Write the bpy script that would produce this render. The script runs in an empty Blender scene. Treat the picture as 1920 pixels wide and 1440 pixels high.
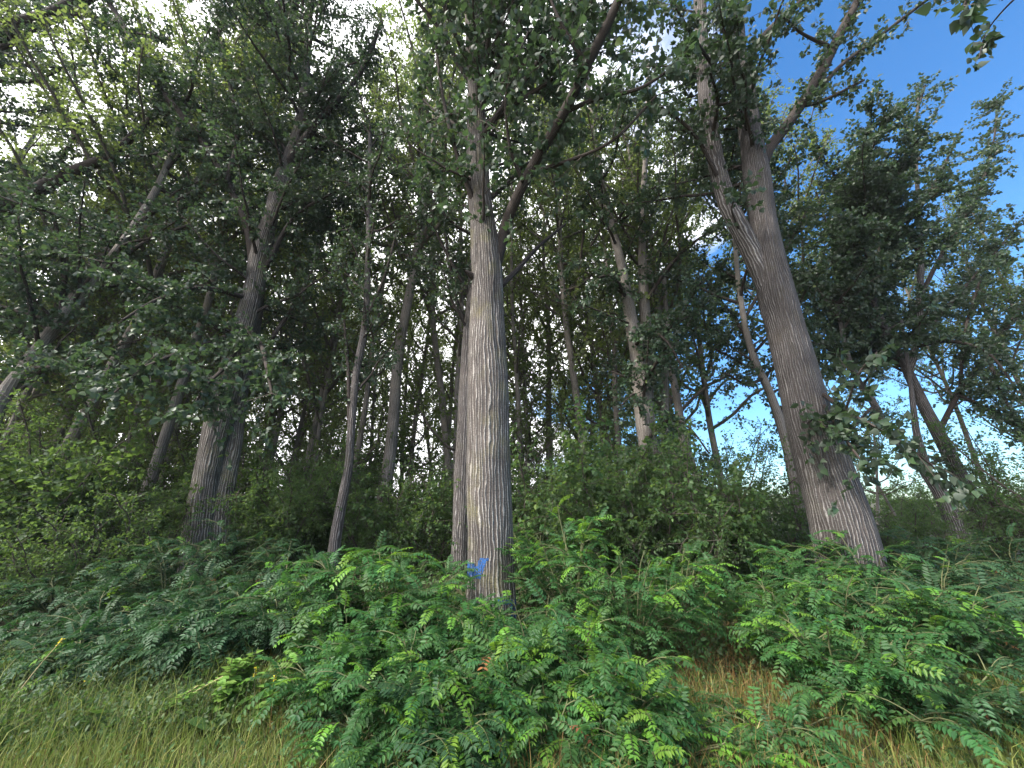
import bpy, math
import numpy as np
from mathutils import Matrix, Vector

S = bpy.context.scene
COL = S.collection
R = math.radians

# ------------------------------------------------------------------ camera
FPX = 721.0                      # focal length in pixels of a 1920 wide picture
PITCH = R(16.6)
EYE = np.array([0.0, 0.0, 1.6])
cam_d = bpy.data.cameras.new('camera')
cam_d.sensor_width = 36.0
cam_d.lens = 36.0 * FPX / 1920.0
cam_d.clip_start = 0.05
cam_d.clip_end = 3000.0
cam = bpy.data.objects.new('camera', cam_d)
cam.location = EYE
cam.rotation_euler = (math.pi / 2 + PITCH, 0, 0)
COL.objects.link(cam)
S.camera = cam

# ------------------------------------------------------------------ sky, sun, exposure
SUN_ELEV, SUN_AZ = R(48), R(240)          # azimuth clockwise from +Y
EXPOSURE = 1.4
SKY_STRENGTH = 0.11
HAZE = 0.0005
SUN_STRENGTH = 3.0
SUN_ANGLE = R(7)

world = bpy.data.worlds.new('World')
S.world = world
world.use_nodes = True
nt = world.node_tree
for n in list(nt.nodes):
    nt.nodes.remove(n)


def nd(tree, t, **kw):
    n = tree.nodes.new(t)
    for k, v in kw.items():
        setattr(n, k, v)
    return n


def mth(tree, op, a, b=None, clamp=False):
    n = nd(tree, 'ShaderNodeMath', operation=op)
    n.use_clamp = clamp
    for i, v in enumerate((a, b)):
        if v is None:
            continue
        if isinstance(v, (int, float)):
            n.inputs[i].default_value = v
        else:
            tree.links.new(v, n.inputs[i])
    return n.outputs[0]


def ramp(tree, fac, stops):
    n = nd(tree, 'ShaderNodeValToRGB')
    cr = n.color_ramp
    while len(cr.elements) < len(stops):
        cr.elements.new(0.5)
    for e, (p, c) in zip(cr.elements, stops):
        e.position = p
        e.color = (c[0], c[1], c[2], 1) if not isinstance(c, (int, float)) else (c, c, c, 1)
    tree.links.new(fac, n.inputs[0])
    return n.outputs[0]


def mixc(tree, fac, a, b, blend='MIX'):
    n = nd(tree, 'ShaderNodeMix', data_type='RGBA', blend_type=blend)
    for sock, v in ((n.inputs[0], fac), (n.inputs[6], a), (n.inputs[7], b)):
        if isinstance(v, (int, float)):
            sock.default_value = v
        elif isinstance(v, tuple):
            sock.default_value = (*v, 1)
        else:
            tree.links.new(v, sock)
    return n.outputs[2]


out = nd(nt, 'ShaderNodeOutputWorld')
bg = nd(nt, 'ShaderNodeBackground')
bg.inputs[1].default_value = SKY_STRENGTH
sky = nd(nt, 'ShaderNodeTexSky', sky_type='NISHITA')
sky.sun_disc = False
sky.sun_elevation = SUN_ELEV
sky.sun_rotation = SUN_AZ
sky.air_density = 1.0
sky.dust_density = 0.0
sky.ozone_density = 3.0
hs = nd(nt, 'ShaderNodeHueSaturation')
hs.inputs['Saturation'].default_value = 1.25
hs.inputs['Value'].default_value = 1.12
nt.links.new(sky.outputs[0], hs.inputs['Color'])
tc = nd(nt, 'ShaderNodeTexCoord')
sep = nd(nt, 'ShaderNodeSeparateXYZ')
nt.links.new(tc.outputs['Generated'], sep.inputs[0])
clear = mixc(nt, 1.0, hs.outputs[0], ramp(nt, sep.outputs[2], [(0.0, (0.36, 0.50, 0.66)), (0.12, (0.6, 0.72, 0.82)), (0.4, (1.0, 1.0, 1.0))]), 'MULTIPLY')
# cloud layer: project the view direction on a flat deck
den = mth(nt, 'ADD', mth(nt, 'MAXIMUM', sep.outputs[2], 0.0), 0.22)
cx = mth(nt, 'DIVIDE', sep.outputs[0], den)
cy = mth(nt, 'DIVIDE', sep.outputs[1], den)
cmb = nd(nt, 'ShaderNodeCombineXYZ')
nt.links.new(cx, cmb.inputs[0])
nt.links.new(cy, cmb.inputs[1])
cmb.inputs[2].default_value = 3.7
cn = nd(nt, 'ShaderNodeTexNoise')
cn.inputs['Scale'].default_value = 1.15
cn.inputs['Detail'].default_value = 9
cn.inputs['Roughness'].default_value = 0.56
cn.inputs['Distortion'].default_value = 0.35
nt.links.new(cmb.outputs[0], cn.inputs['Vector'])
# the cloud bank covers the sky on one side and breaks up towards the other
side = mth(nt, 'MULTIPLY_ADD', cx, -0.58)
side.node.inputs[2].default_value = 0.27
side = mth(nt, 'MINIMUM', mth(nt, 'MAXIMUM', side, -0.16), 0.42)
cl = mth(nt, 'ADD', cn.outputs[0], side)
cmask = ramp(nt, cl, [(0.50, 0.0), (0.66, 1.0)])
ccol = ramp(nt, cn.outputs[0], [(0.25, (9.5, 9.6, 10.2)), (0.7, (12.5, 12.3, 12.4))])
skyc = mixc(nt, cmask, clear, ccol)
nt.links.new(skyc, bg.inputs[0])
nt.links.new(bg.outputs[0], out.inputs[0])

sun_d = bpy.data.lights.new('sun', 'SUN')
sun_d.energy = SUN_STRENGTH
sun_d.angle = SUN_ANGLE
sun_d.color = (1.0, 0.95, 0.86)
sun = bpy.data.objects.new('sun', sun_d)
sdir = Vector((math.sin(SUN_AZ) * math.cos(SUN_ELEV), math.cos(SUN_AZ) * math.cos(SUN_ELEV), math.sin(SUN_ELEV)))
sun.rotation_euler = sdir.to_track_quat('Z', 'Y').to_euler()
COL.objects.link(sun)

S.view_settings.view_transform = 'Standard'
S.view_settings.look = 'None'
S.view_settings.gamma = 1.0
S.view_settings.exposure = EXPOSURE
S.view_settings.use_curve_mapping = False
S.cycles.max_bounces = 12
S.cycles.diffuse_bounces = 6
S.cycles.transmission_bounces = 8
S.cycles.glossy_bounces = 2
S.cycles.use_denoising = True
S.cycles.use_adaptive_sampling = True


# ------------------------------------------------------------------ maths helpers
CP, SP = math.cos(PITCH), math.sin(PITCH)


def at(px, py, Y):
    """World point where the sight line of a photograph pixel meets the upright plane y = Y."""
    a, b = (px - 960) / FPX, (720 - py) / FPX
    d = np.array([a, CP - b * SP, SP + b * CP])
    return EYE + d * (Y / d[1])


def depth(p):
    q = np.asarray(p) - EYE
    return q[..., 1] * CP + q[..., 2] * SP


def project(p):
    q = np.asarray(p) - EYE
    z = q[..., 1] * CP + q[..., 2] * SP
    u = -q[..., 1] * SP + q[..., 2] * CP
    zz = np.where(z > 0.05, z, 1e9)
    return 960 + FPX * q[..., 0] / zz, 720 - FPX * u / zz, z


def norm(v):
    return v / (np.linalg.norm(v, axis=-1, keepdims=True) + 1e-9)


def smooth(pts, n):
    """Catmull-Rom through pts (k, m) sampled at n points."""
    P = np.asarray(pts, float)
    k = len(P)
    if k < 3:
        t = np.linspace(0, 1, n)[:, None]
        return P[0] * (1 - t) + P[-1] * t
    Q = np.vstack([2 * P[0] - P[1], P, 2 * P[-1] - P[-2]])
    u = np.linspace(0, k - 1 - 1e-9, n)
    i = np.floor(u).astype(int)
    t = (u - i)[:, None]
    a, b, c, d = Q[i], Q[i + 1], Q[i + 2], Q[i + 3]
    return 0.5 * (2 * b + (c - a) * t + (2 * a - 5 * b + 4 * c - d) * t ** 2 + (3 * b - a - 3 * c + d) * t ** 3)


def vnoise(x, y, seed=0):
    def h(i, j):
        n = (i * 374761393 + j * 668265263 + seed * 974711) & 0x7fffffff
        n = ((n ^ (n >> 13)) * 1274126177) & 0x7fffffff
        return ((n ^ (n >> 16)) & 0xffff) / 65535.0
    xi, yi = np.floor(x).astype(np.int64), np.floor(y).astype(np.int64)
    fx, fy = x - xi, y - yi
    fx, fy = fx * fx * (3 - 2 * fx), fy * fy * (3 - 2 * fy)
    return (h(xi, yi) * (1 - fx) + h(xi + 1, yi) * fx) * (1 - fy) + (h(xi, yi + 1) * (1 - fx) + h(xi + 1, yi + 1) * fx) * fy


def ground_z(x, y):
    x, y = np.asarray(x, float), np.asarray(y, float)
    return (vnoise(x * 0.45 + 50, y * 0.45 + 50, 3) - 0.5) * 0.16 + (vnoise(x * 1.7 + 90, y * 1.7 + 90, 5) - 0.5) * 0.06


# ------------------------------------------------------------------ mesh helpers
class MB:
    def __init__(s):
        s.v, s.f3, s.f4, s.uv, s.t, s.m3, s.m4, s.n = [], [], [], [], [], [], [], 0

    def add(s, v, quads=None, tris=None, uv=None, tint=0.5, mat=0):
        v = np.asarray(v, float).reshape(-1, 3)
        k = len(v)
        s.v.append(v)
        s.uv.append(np.zeros((k, 3)) if uv is None else np.asarray(uv, float))
        s.t.append(np.full(k, tint, float) if np.isscalar(tint) else np.asarray(tint, float))
        if quads is not None and len(quads):
            q = np.asarray(quads).reshape(-1, 4)
            s.f4.append(q + s.n); s.m4.append(np.full(len(q), mat))
        if tris is not None and len(tris):
            q = np.asarray(tris).reshape(-1, 3)
            s.f3.append(q + s.n); s.m3.append(np.full(len(q), mat))
        s.n += k

    def mesh(s, name, mats, smooth_faces=True):
        me = bpy.data.meshes.new(name)
        v = np.vstack(s.v)
        f4 = np.vstack(s.f4) if s.f4 else np.zeros((0, 4), int)
        f3 = np.vstack(s.f3) if s.f3 else np.zeros((0, 3), int)
        me.vertices.add(len(v))
        me.vertices.foreach_set('co', v.astype(np.float32).ravel())
        loops = np.concatenate([f4.ravel(), f3.ravel()]).astype(np.int32)
        me.loops.add(len(loops))
        me.loops.foreach_set('vertex_index', loops)
        nf = len(f4) + len(f3)
        me.polygons.add(nf)
        st = np.concatenate([np.arange(len(f4)) * 4, len(f4) * 4 + np.arange(len(f3)) * 3]).astype(np.int32)
        me.polygons.foreach_set('loop_start', st)
        mi = np.concatenate((s.m4 or [np.zeros(0)]) + (s.m3 or [np.zeros(0)])).astype(np.int32)
        for m in mats:
            me.materials.append(m)
        me.polygons.foreach_set('material_index', mi)
        me.polygons.foreach_set('use_smooth', np.full(nf, smooth_faces))
        a = me.attributes.new('tint', 'FLOAT', 'POINT')
        a.data.foreach_set('value', np.concatenate(s.t).astype(np.float32))
        a = me.attributes.new('buv', 'FLOAT_VECTOR', 'POINT')
        a.data.foreach_set('vector', np.vstack(s.uv).astype(np.float32).ravel())
        me.update(calc_edges=True)
        return me


def link(name, me, parent=None):
    o = bpy.data.objects.new(name, me)
    COL.objects.link(o)
    if parent is not None:
        o.parent = parent
    return o


def tag(o, label=None, cat=None, group=None, kind=None):
    for k, v in (('label', label), ('category', cat), ('group', group), ('kind', kind)):
        if v:
            o[k] = v
    return o


def thing(name, label, cat, loc, group=None):
    o = bpy.data.objects.new(name, None)
    o.empty_display_size = 0.2
    o.location = loc
    COL.objects.link(o)
    return tag(o, label, cat, group)


def tube(mb, pts, rad, sides=8, mat=0, tint=0.5, rough=None, r_uv=None, v0=0.0, tip=False):
    """A bent tube; rough(theta, v) gives a radius offset in metres."""
    P, r = np.asarray(pts, float), np.asarray(rad, float)
    n = len(P)
    T = norm(np.gradient(P, axis=0))
    ref = np.array([0, 1.0, 0]) if abs(T[0, 2]) > 0.5 else np.array([0, 0, 1.0])
    A = np.zeros((n, 3))
    x = ref - T[0] * np.dot(ref, T[0])
    A[0] = x / np.linalg.norm(x)
    for i in range(1, n):
        x = A[i - 1] - T[i] * np.dot(A[i - 1], T[i])
        A[i] = x / np.linalg.norm(x)
    B = np.cross(T, A)
    th = np.linspace(0, 2 * math.pi, sides + 1)
    v = v0 + np.concatenate([[0], np.cumsum(np.linalg.norm(np.diff(P, axis=0), axis=1))])
    rr = np.repeat(r[:, None], sides + 1, 1)
    if rough is not None:
        TH, VV = np.meshgrid(th, v)
        rr = rr + rough(TH, VV)
        rr[:, -1] = rr[:, 0]
    V = P[:, None] + rr[..., None] * (np.cos(th)[None, :, None] * A[:, None] + np.sin(th)[None, :, None] * B[:, None])
    ru = r[0] if r_uv is None else r_uv
    UV = np.zeros((n, sides + 1, 3))
    UV[..., 0] = th[None] * ru
    UV[..., 1] = v[:, None]
    i, j = np.meshgrid(np.arange(n - 1), np.arange(sides), indexing='ij')
    a = i * (sides + 1) + j
    q = np.stack([a, a + 1, a + sides + 2, a + sides + 1], -1).reshape(-1, 4)
    mb.add(V.reshape(-1, 3), quads=q, uv=UV.reshape(-1, 3), tint=tint, mat=mat)
    return V, UV


def sticks(mb, P0, P1, P2, r0, mat=1):
    """Many thin three-sided twigs at once, each through three points and running out to a tip."""
    n = len(P0)
    if n == 0:
        return
    D = norm(P2 - P0)
    ref = np.where(np.abs(D[:, 2:3]) > 0.8, np.array([[1.0, 0, 0]]), np.array([[0, 0, 1.0]]))
    A = norm(np.cross(D, ref)); B = np.cross(D, A)
    V = np.zeros((n, 7, 3))
    for k in range(3):
        t = k * 2 * math.pi / 3
        off = math.cos(t) * A + math.sin(t) * B
        V[:, k] = P0 + off * np.reshape(r0, (-1, 1))
        V[:, 3 + k] = P1 + off * np.reshape(r0, (-1, 1)) * 0.65
    V[:, 6] = P2
    base = np.arange(n)[:, None, None] * 7
    q = np.array([[0, 1, 4, 3], [1, 2, 5, 4], [2, 0, 3, 5]])[None] + base
    t3 = np.array([[3, 4, 6], [4, 5, 6], [5, 3, 6]])[None] + base
    mb.add(V.reshape(-1, 3), quads=q.reshape(-1, 4), tris=t3.reshape(-1, 3), mat=mat)


LEAF_FAR = (np.array([[0, 0, 0], [-.40, .36, .10], [0, 1, -.04], [.40, .36, .10]]),
            None, np.array([[0, 2, 1], [0, 3, 2]]))
LEAF_NEAR = (np.array([[0, 0, 0], [-.30, .06, .05], [-.46, .30, .09], [-.27, .66, .05], [0, 1.06, -.12],
                       [.27, .66, .05], [.46, .30, .09], [.30, .06, .05], [0, .45, -.01]]),
             None, np.array([[0, 8, 1], [1, 8, 2], [2, 8, 3], [3, 8, 4], [4, 8, 5], [5, 8, 6], [6, 8, 7], [7, 8, 0]]))
LEAF_OVAL = (np.array([[0, 0, 0], [-.24, .30, .06], [-.22, .62, .05], [0, 1, -.08], [.22, .62, .05], [.24, .30, .06]]),
             np.array([[0, 3, 2, 1], [0, 5, 4, 3]]), None)


def leaves(mb, P, D, N, size, tint, shape=LEAF_FAR, mat=0):
    n = len(P)
    if n == 0:
        return
    D = norm(D)
    X = norm(np.cross(D, N)); N = np.cross(X, D)
    tv, q, t3 = shape
    k = len(tv)
    V = P[:, None] + size[:, None, None] * (tv[None, :, 0:1] * X[:, None] + tv[None, :, 1:2] * D[:, None] + tv[None, :, 2:3] * N[:, None])
    base = np.arange(n)[:, None, None] * k
    mb.add(V.reshape(-1, 3),
           quads=None if q is None else (q[None] + base).reshape(-1, 4),
           tris=None if t3 is None else (t3[None] + base).reshape(-1, 3),
           tint=np.repeat(tint, k), mat=mat)


# ------------------------------------------------------------------ materials
def new_mat(name):
    m = bpy.data.materials.new(name)
    m.use_nodes = True
    t = m.node_tree
    for n in list(t.nodes):
        t.nodes.remove(n)
    o = nd(t, 'ShaderNodeOutputMaterial')
    return m, t, o


def leaf_mat(name, stops, under, trans, tfac=0.38, rough=0.42, spec=0.5, objvar=0.35):
    m, t, o = new_mat(name)
    at_ = nd(t, 'ShaderNodeAttribute', attribute_name='tint')
    col = ramp(t, at_.outputs['Fac'], stops)
    oi = nd(t, 'ShaderNodeObjectInfo')
    hsv = nd(t, 'ShaderNodeHueSaturation')
    t.links.new(col, hsv.inputs['Color'])
    v = mth(t, 'MULTIPLY_ADD', oi.outputs['Random'], objvar)
    v.node.inputs[2].default_value = 1 - objvar / 2
    t.links.new(v, hsv.inputs['Value'])
    h = mth(t, 'MULTIPLY_ADD', oi.outputs['Random'], 0.03)
    h.node.inputs[2].default_value = 0.485
    t.links.new(h, hsv.inputs['Hue'])
    geo = nd(t, 'ShaderNodeNewGeometry')
    c2 = mixc(t, geo.outputs['Backfacing'], hsv.outputs[0], under)
    p = nd(t, 'ShaderNodeBsdfPrincipled')
    t.links.new(c2, p.inputs['Base Color'])
    p.inputs['Roughness'].default_value = rough
    p.inputs['Specular IOR Level'].default_value = spec
    tr = nd(t, 'ShaderNodeBsdfTranslucent')
    tcol = mixc(t, 0.75, hsv.outputs[0], trans)
    t.links.new(tcol, tr.inputs['Color'])
    mx = nd(t, 'ShaderNodeMixShader')
    mx.inputs[0].default_value = tfac
    t.links.new(p.outputs[0], mx.inputs[1])
    t.links.new(tr.outputs[0], mx.inputs[2])
    t.links.new(mx.outputs[0], o.inputs[0])
    return m


def bark_mat(name, dark, light, ku=18.0, kv=1.5, edge=0.16, moss=0.0, bump=0.5):
    m, t, o = new_mat(name)
    a = nd(t, 'ShaderNodeAttribute', attribute_name='buv')
    oi = nd(t, 'ShaderNodeObjectInfo')
    # wandering upright ridges: a triangle wave round the stem, bent by two noises
    def bent(sx, sy, detail):
        mp_ = nd(t, 'ShaderNodeMapping')
        mp_.inputs['Scale'].default_value = (sx, sy, 1)
        t.links.new(a.outputs['Vector'], mp_.inputs[0])
        nz_ = nd(t, 'ShaderNodeTexNoise')
        nz_.inputs['Scale'].default_value = 1.0
        nz_.inputs['Detail'].default_value = detail
        t.links.new(mp_.outputs[0], nz_.inputs['Vector'])
        return nz_.outputs[0]
    sx = nd(t, 'ShaderNodeSeparateXYZ')
    t.links.new(a.outputs['Vector'], sx.inputs[0])
    w = mth(t, 'MULTIPLY', sx.outputs[0], ku)
    w = mth(t, 'ADD', w, mth(t, 'MULTIPLY', bent(5.0, 1.1 * kv, 2), 2.6))
    w = mth(t, 'ADD', w, mth(t, 'MULTIPLY', bent(14, 6 * kv, 3), 0.9))
    tri = mth(t, 'MULTIPLY', mth(t, 'ABSOLUTE', mth(t, 'SUBTRACT', mth(t, 'FRACT', w), 0.5)), 2.0)
    ridge = ramp(t, tri, [(0.0, 1.0), (edge, 0.8), (edge * 2.1, 0.08), (1.0, 0.0)])
    # broken up along the stem and by small scales across it
    mp2 = nd(t, 'ShaderNodeMapping')
    mp2.inputs['Scale'].default_value = (38, 60, 1)
    t.links.new(a.outputs['Vector'], mp2.inputs[0])
    n2 = nd(t, 'ShaderNodeTexNoise')
    n2.inputs['Scale'].default_value = 1.0
    n2.inputs['Detail'].default_value = 4
    n2.inputs['Roughness'].default_value = 0.7
    t.links.new(mp2.outputs[0], n2.inputs['Vector'])
    n3 = nd(t, 'ShaderNodeTexNoise')
    n3.inputs['Scale'].default_value = 3.0
    n3.inputs['Detail'].default_value = 4
    t.links.new(a.outputs['Vector'], n3.inputs['Vector'])
    patch = ramp(t, n3.outputs[0], [(0.34, 0.45), (0.58, 1.0)])
    sp = ramp(t, n2.outputs[0], [(0.34, 0.0), (0.62, 1.0)])
    f = mth(t, 'MULTIPLY', mth(t, 'MULTIPLY', ridge, patch), mth(t, 'MULTIPLY_ADD', sp, 0.7))
    f.node.inputs[1].links[0].from_node.inputs[2].default_value = 0.35
    base = mixc(t, sp, tuple(x * 0.6 for x in dark), tuple(x * 1.35 for x in dark))
    n5 = nd(t, 'ShaderNodeTexNoise'); n5.inputs['Scale'].default_value = 1.3; n5.inputs['Detail'].default_value = 6; n5.inputs['Roughness'].default_value = 0.65
    t.links.new(a.outputs['Vector'], n5.inputs['Vector'])
    base = mixc(t, 1.0, base, ramp(t, n5.outputs[0], [(0.3, (0.55, 0.53, 0.52)), (0.52, (1.0, 1.0, 1.0)), (0.7, (1.5, 1.45, 1.4))]), 'MULTIPLY')
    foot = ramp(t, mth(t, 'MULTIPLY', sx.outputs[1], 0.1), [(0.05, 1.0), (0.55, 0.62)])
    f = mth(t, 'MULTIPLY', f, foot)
    col = mixc(t, f, base, light)
    if moss > 0:
        n4 = nd(t, 'ShaderNodeTexNoise')
        n4.inputs['Scale'].default_value = 2.0
        n4.inputs['Detail'].default_value = 6
        t.links.new(a.outputs['Vector'], n4.inputs['Vector'])
        mk = ramp(t, n4.outputs[0], [(0.52, 0.0), (0.66, moss)])
        mk = mth(t, 'MULTIPLY', mk, sp)
        col = mixc(t, mk, col, (0.24, 0.23, 0.07))
    p = nd(t, 'ShaderNodeBsdfPrincipled')
    p.inputs['Roughness'].default_value = 0.85
    p.inputs['Specular IOR Level'].default_value = 0.25
    t.links.new(col, p.inputs['Base Color'])
    hgt = mth(t, 'ADD', ridge, mth(t, 'MULTIPLY', n2.outputs[0], 0.5))
    b = nd(t, 'ShaderNodeBump')
    b.inputs['Strength'].default_value = bump
    b.inputs['Distance'].default_value = 0.03
    t.links.new(hgt, b.inputs['Height'])
    t.links.new(b.outputs[0], p.inputs['Normal'])
    t.links.new(p.outputs[0], o.inputs[0])
    return m


def plain_mat(name, color, rough=0.8, var=0.4, scale=20):
    m, t, o = new_mat(name)
    tcn = nd(t, 'ShaderNodeTexCoord')
    n = nd(t, 'ShaderNodeTexNoise')
    n.inputs['Scale'].default_value = scale
    n.inputs['Detail'].default_value = 5
    t.links.new(tcn.outputs['Object'], n.inputs['Vector'])
    c = mixc(t, n.outputs[0], tuple(x * (1 - var) for x in color), tuple(x * (1 + var) for x in color))
    p = nd(t, 'ShaderNodeBsdfPrincipled')
    p.inputs['Roughness'].default_value = rough
    t.links.new(c, p.inputs['Base Color'])
    t.links.new(p.outputs[0], o.inputs[0])
    return m


M = {}
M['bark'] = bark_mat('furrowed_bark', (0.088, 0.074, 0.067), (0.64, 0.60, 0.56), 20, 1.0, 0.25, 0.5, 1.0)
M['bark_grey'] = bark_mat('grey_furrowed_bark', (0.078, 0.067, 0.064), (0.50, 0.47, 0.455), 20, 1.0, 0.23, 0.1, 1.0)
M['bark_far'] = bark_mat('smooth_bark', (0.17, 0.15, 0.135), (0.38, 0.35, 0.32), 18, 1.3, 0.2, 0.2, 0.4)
M['limb'] = bark_mat('limb_bark', (0.040, 0.031, 0.027), (0.085, 0.072, 0.065), 30, 2.0, 0.18, 0.0, 0.3)
M['pale_limb'] = bark_mat('pale_limb_bark', (0.15, 0.12, 0.105), (0.30, 0.26, 0.24), 18, 3.0, 0.10, 0.0, 0.35)
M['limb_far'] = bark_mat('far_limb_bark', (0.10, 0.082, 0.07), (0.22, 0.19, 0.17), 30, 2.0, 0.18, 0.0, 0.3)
M['twig'] = plain_mat('twig_bark', (0.07, 0.055, 0.045))
M['stem'] = plain_mat('green_stem', (0.10, 0.11, 0.045))
M['dry'] = plain_mat('dry_stalk', (0.42, 0.33, 0.18))
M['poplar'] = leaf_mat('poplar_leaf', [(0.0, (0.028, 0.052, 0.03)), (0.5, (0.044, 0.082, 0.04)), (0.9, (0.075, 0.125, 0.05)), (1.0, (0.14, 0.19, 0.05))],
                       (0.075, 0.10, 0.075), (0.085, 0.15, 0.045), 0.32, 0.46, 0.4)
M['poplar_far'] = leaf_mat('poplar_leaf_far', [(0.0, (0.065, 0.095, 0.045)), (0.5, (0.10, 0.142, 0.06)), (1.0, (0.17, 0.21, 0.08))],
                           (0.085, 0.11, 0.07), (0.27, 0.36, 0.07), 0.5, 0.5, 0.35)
M['shrub'] = leaf_mat('shrub_leaf', [(0.0, (0.03, 0.062, 0.024)), (0.5, (0.052, 0.105, 0.036)), (0.92, (0.10, 0.175, 0.05)), (1.0, (0.14, 0.22, 0.04))],
                      (0.09, 0.13, 0.065), (0.21, 0.34, 0.06), 0.45, 0.5, 0.3)
M['frond'] = leaf_mat('frond_leaflet', [(0.0, (0.024, 0.072, 0.025)), (0.6, (0.045, 0.12, 0.036)), (1.0, (0.075, 0.16, 0.042))],
                      (0.065, 0.13, 0.065), (0.10, 0.28, 0.03), 0.36, 0.5, 0.3)
M['frond_shade_tinted'] = leaf_mat('shade_tinted_frond_leaflet', [(0.0, (0.018, 0.052, 0.022)), (1.0, (0.042, 0.10, 0.038))], (0.045, 0.09, 0.045), (0.05, 0.14, 0.03), 0.3, 0.5, 0.3)  # darker copy of the frond leaflet, canopy shade put into its colour
M['frond_young'] = leaf_mat('young_frond_leaflet', [(0.0, (0.085, 0.21, 0.03)), (1.0, (0.155, 0.30, 0.04))],
                            (0.13, 0.25, 0.05), (0.26, 0.46, 0.03), 0.4, 0.45, 0.35)
M['weed'] = leaf_mat('weed_leaf', [(0.0, (0.035, 0.075, 0.025)), (0.6, (0.07, 0.13, 0.04)), (1.0, (0.13, 0.18, 0.05))],
                     (0.08, 0.12, 0.06), (0.14, 0.26, 0.04), 0.34, 0.5, 0.3)
M['nettle'] = leaf_mat('nettle_leaf', [(0.0, (0.11, 0.22, 0.04)), (1.0, (0.19, 0.32, 0.07))], (0.11, 0.18, 0.07), (0.2, 0.34, 0.05), 0.36, 0.5, 0.3)
M['grass'] = leaf_mat('grass_blade', [(0.0, (0.09, 0.14, 0.025)), (0.5, (0.18, 0.245, 0.05)), (0.85, (0.31, 0.31, 0.09)), (1.0, (0.36, 0.30, 0.13))],
                      (0.17, 0.20, 0.06), (0.26, 0.32, 0.08), 0.33, 0.55, 0.3)
M['straw'] = leaf_mat('straw_blade', [(0.0, (0.13, 0.065, 0.022)), (0.7, (0.21, 0.12, 0.04)), (1.0, (0.38, 0.27, 0.11))],
                      (0.22, 0.15, 0.06), (0.28, 0.18, 0.07), 0.25, 0.6, 0.25)
M['withered'] = leaf_mat('withered_leaf', [(0.0, (0.16, 0.07, 0.03)), (1.0, (0.28, 0.13, 0.05))], (0.2, 0.1, 0.05), (0.3, 0.14, 0.05), 0.2, 0.7, 0.2)
M['yellow'] = leaf_mat('yellow_petal', [(0.0, (0.66, 0.54, 0.03)), (1.0, (0.78, 0.70, 0.08))], (0.6, 0.48, 0.03), (0.7, 0.6, 0.05), 0.2, 0.6, 0.2)
M['paint'] = plain_mat('blue_spray_paint', (0.02, 0.105, 0.33), 0.75, 0.5, 45)

t = M['paint'].node_tree
a_ = nd(t, 'ShaderNodeAttribute', attribute_name='buv')
mp_ = nd(t, 'ShaderNodeMapping'); mp_.inputs['Scale'].default_value = (62, 24, 1)
t.links.new(a_.outputs['Vector'], mp_.inputs[0])
nz_ = nd(t, 'ShaderNodeTexNoise'); nz_.inputs['Scale'].default_value = 1.0; nz_.inputs['Detail'].default_value = 5; nz_.inputs['Roughness'].default_value = 0.7
t.links.new(mp_.outputs[0], nz_.inputs['Vector'])
cov = ramp(t, nz_.outputs[0], [(0.41, 0.0), (0.52, 0.9)])
pb = [n_ for n_ in t.nodes if n_.type == 'BSDF_PRINCIPLED'][0]
tp_ = nd(t, 'ShaderNodeBsdfTransparent'); mx_ = nd(t, 'ShaderNodeMixShader')
t.links.new(cov, mx_.inputs[0]); t.links.new(tp_.outputs[0], mx_.inputs[1]); t.links.new(pb.outputs[0], mx_.inputs[2])
t.links.new(mx_.outputs[0], [n_ for n_ in t.nodes if n_.type == 'OUTPUT_MATERIAL'][0].inputs[0])

# ground
m, t, o = new_mat('soil_and_litter')
tcn = nd(t, 'ShaderNodeTexCoord')
n1 = nd(t, 'ShaderNodeTexNoise'); n1.inputs['Scale'].default_value = 0.8; n1.inputs['Detail'].default_value = 10; n1.inputs['Roughness'].default_value = .7
t.links.new(tcn.outputs['Object'], n1.inputs['Vector'])
n2 = nd(t, 'ShaderNodeTexNoise'); n2.inputs['Scale'].default_value = 14; n2.inputs['Detail'].default_value = 8
t.links.new(tcn.outputs['Object'], n2.inputs['Vector'])
c1 = ramp(t, n1.outputs[0], [(0.3, (0.035, 0.04, 0.016)), (0.5, (0.06, 0.052, 0.026)), (0.7, (0.05, 0.075, 0.022))])
c2 = mixc(t, 0.6, c1, ramp(t, n2.outputs[0], [(0.3, (0.4, 0.4, 0.4)), (0.7, (1.3, 1.2, 1.0))]), 'MULTIPLY')
p = nd(t, 'ShaderNodeBsdfPrincipled'); p.inputs['Roughness'].default_value = 0.95
b = nd(t, 'ShaderNodeBump'); b.inputs['Strength'].default_value = 0.6; b.inputs['Distance'].default_value = 0.05
t.links.new(n2.outputs[0], b.inputs['Height']); t.links.new(b.outputs[0], p.inputs['Normal'])
t.links.new(c2, p.inputs['Base Color']); t.links.new(p.outputs[0], o.inputs[0])
M['soil'] = m

# ------------------------------------------------------------------ ground sheet out to the horizon
g = np.concatenate([-np.geomspace(1500, 14, 14), np.linspace(-13, 13, 105), np.geomspace(14, 1500, 14)])
gx, gy = np.meshgrid(g, g + 6)
gz = ground_z(gx, gy) * np.clip(1.6 - np.hypot(gx, gy - 6) / 60, 0, 1)
n = len(g)
i, j = np.meshgrid(np.arange(n - 1), np.arange(n - 1), indexing='ij')
a = i * n + j
mb = MB()
mb.add(np.stack([gx, gy, gz], -1).reshape(-1, 3), quads=np.stack([a, a + 1, a + n + 1, a + n], -1).reshape(-1, 4))
tag(link('ground', mb.mesh('ground', [M['soil']])), kind='structure')


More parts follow.
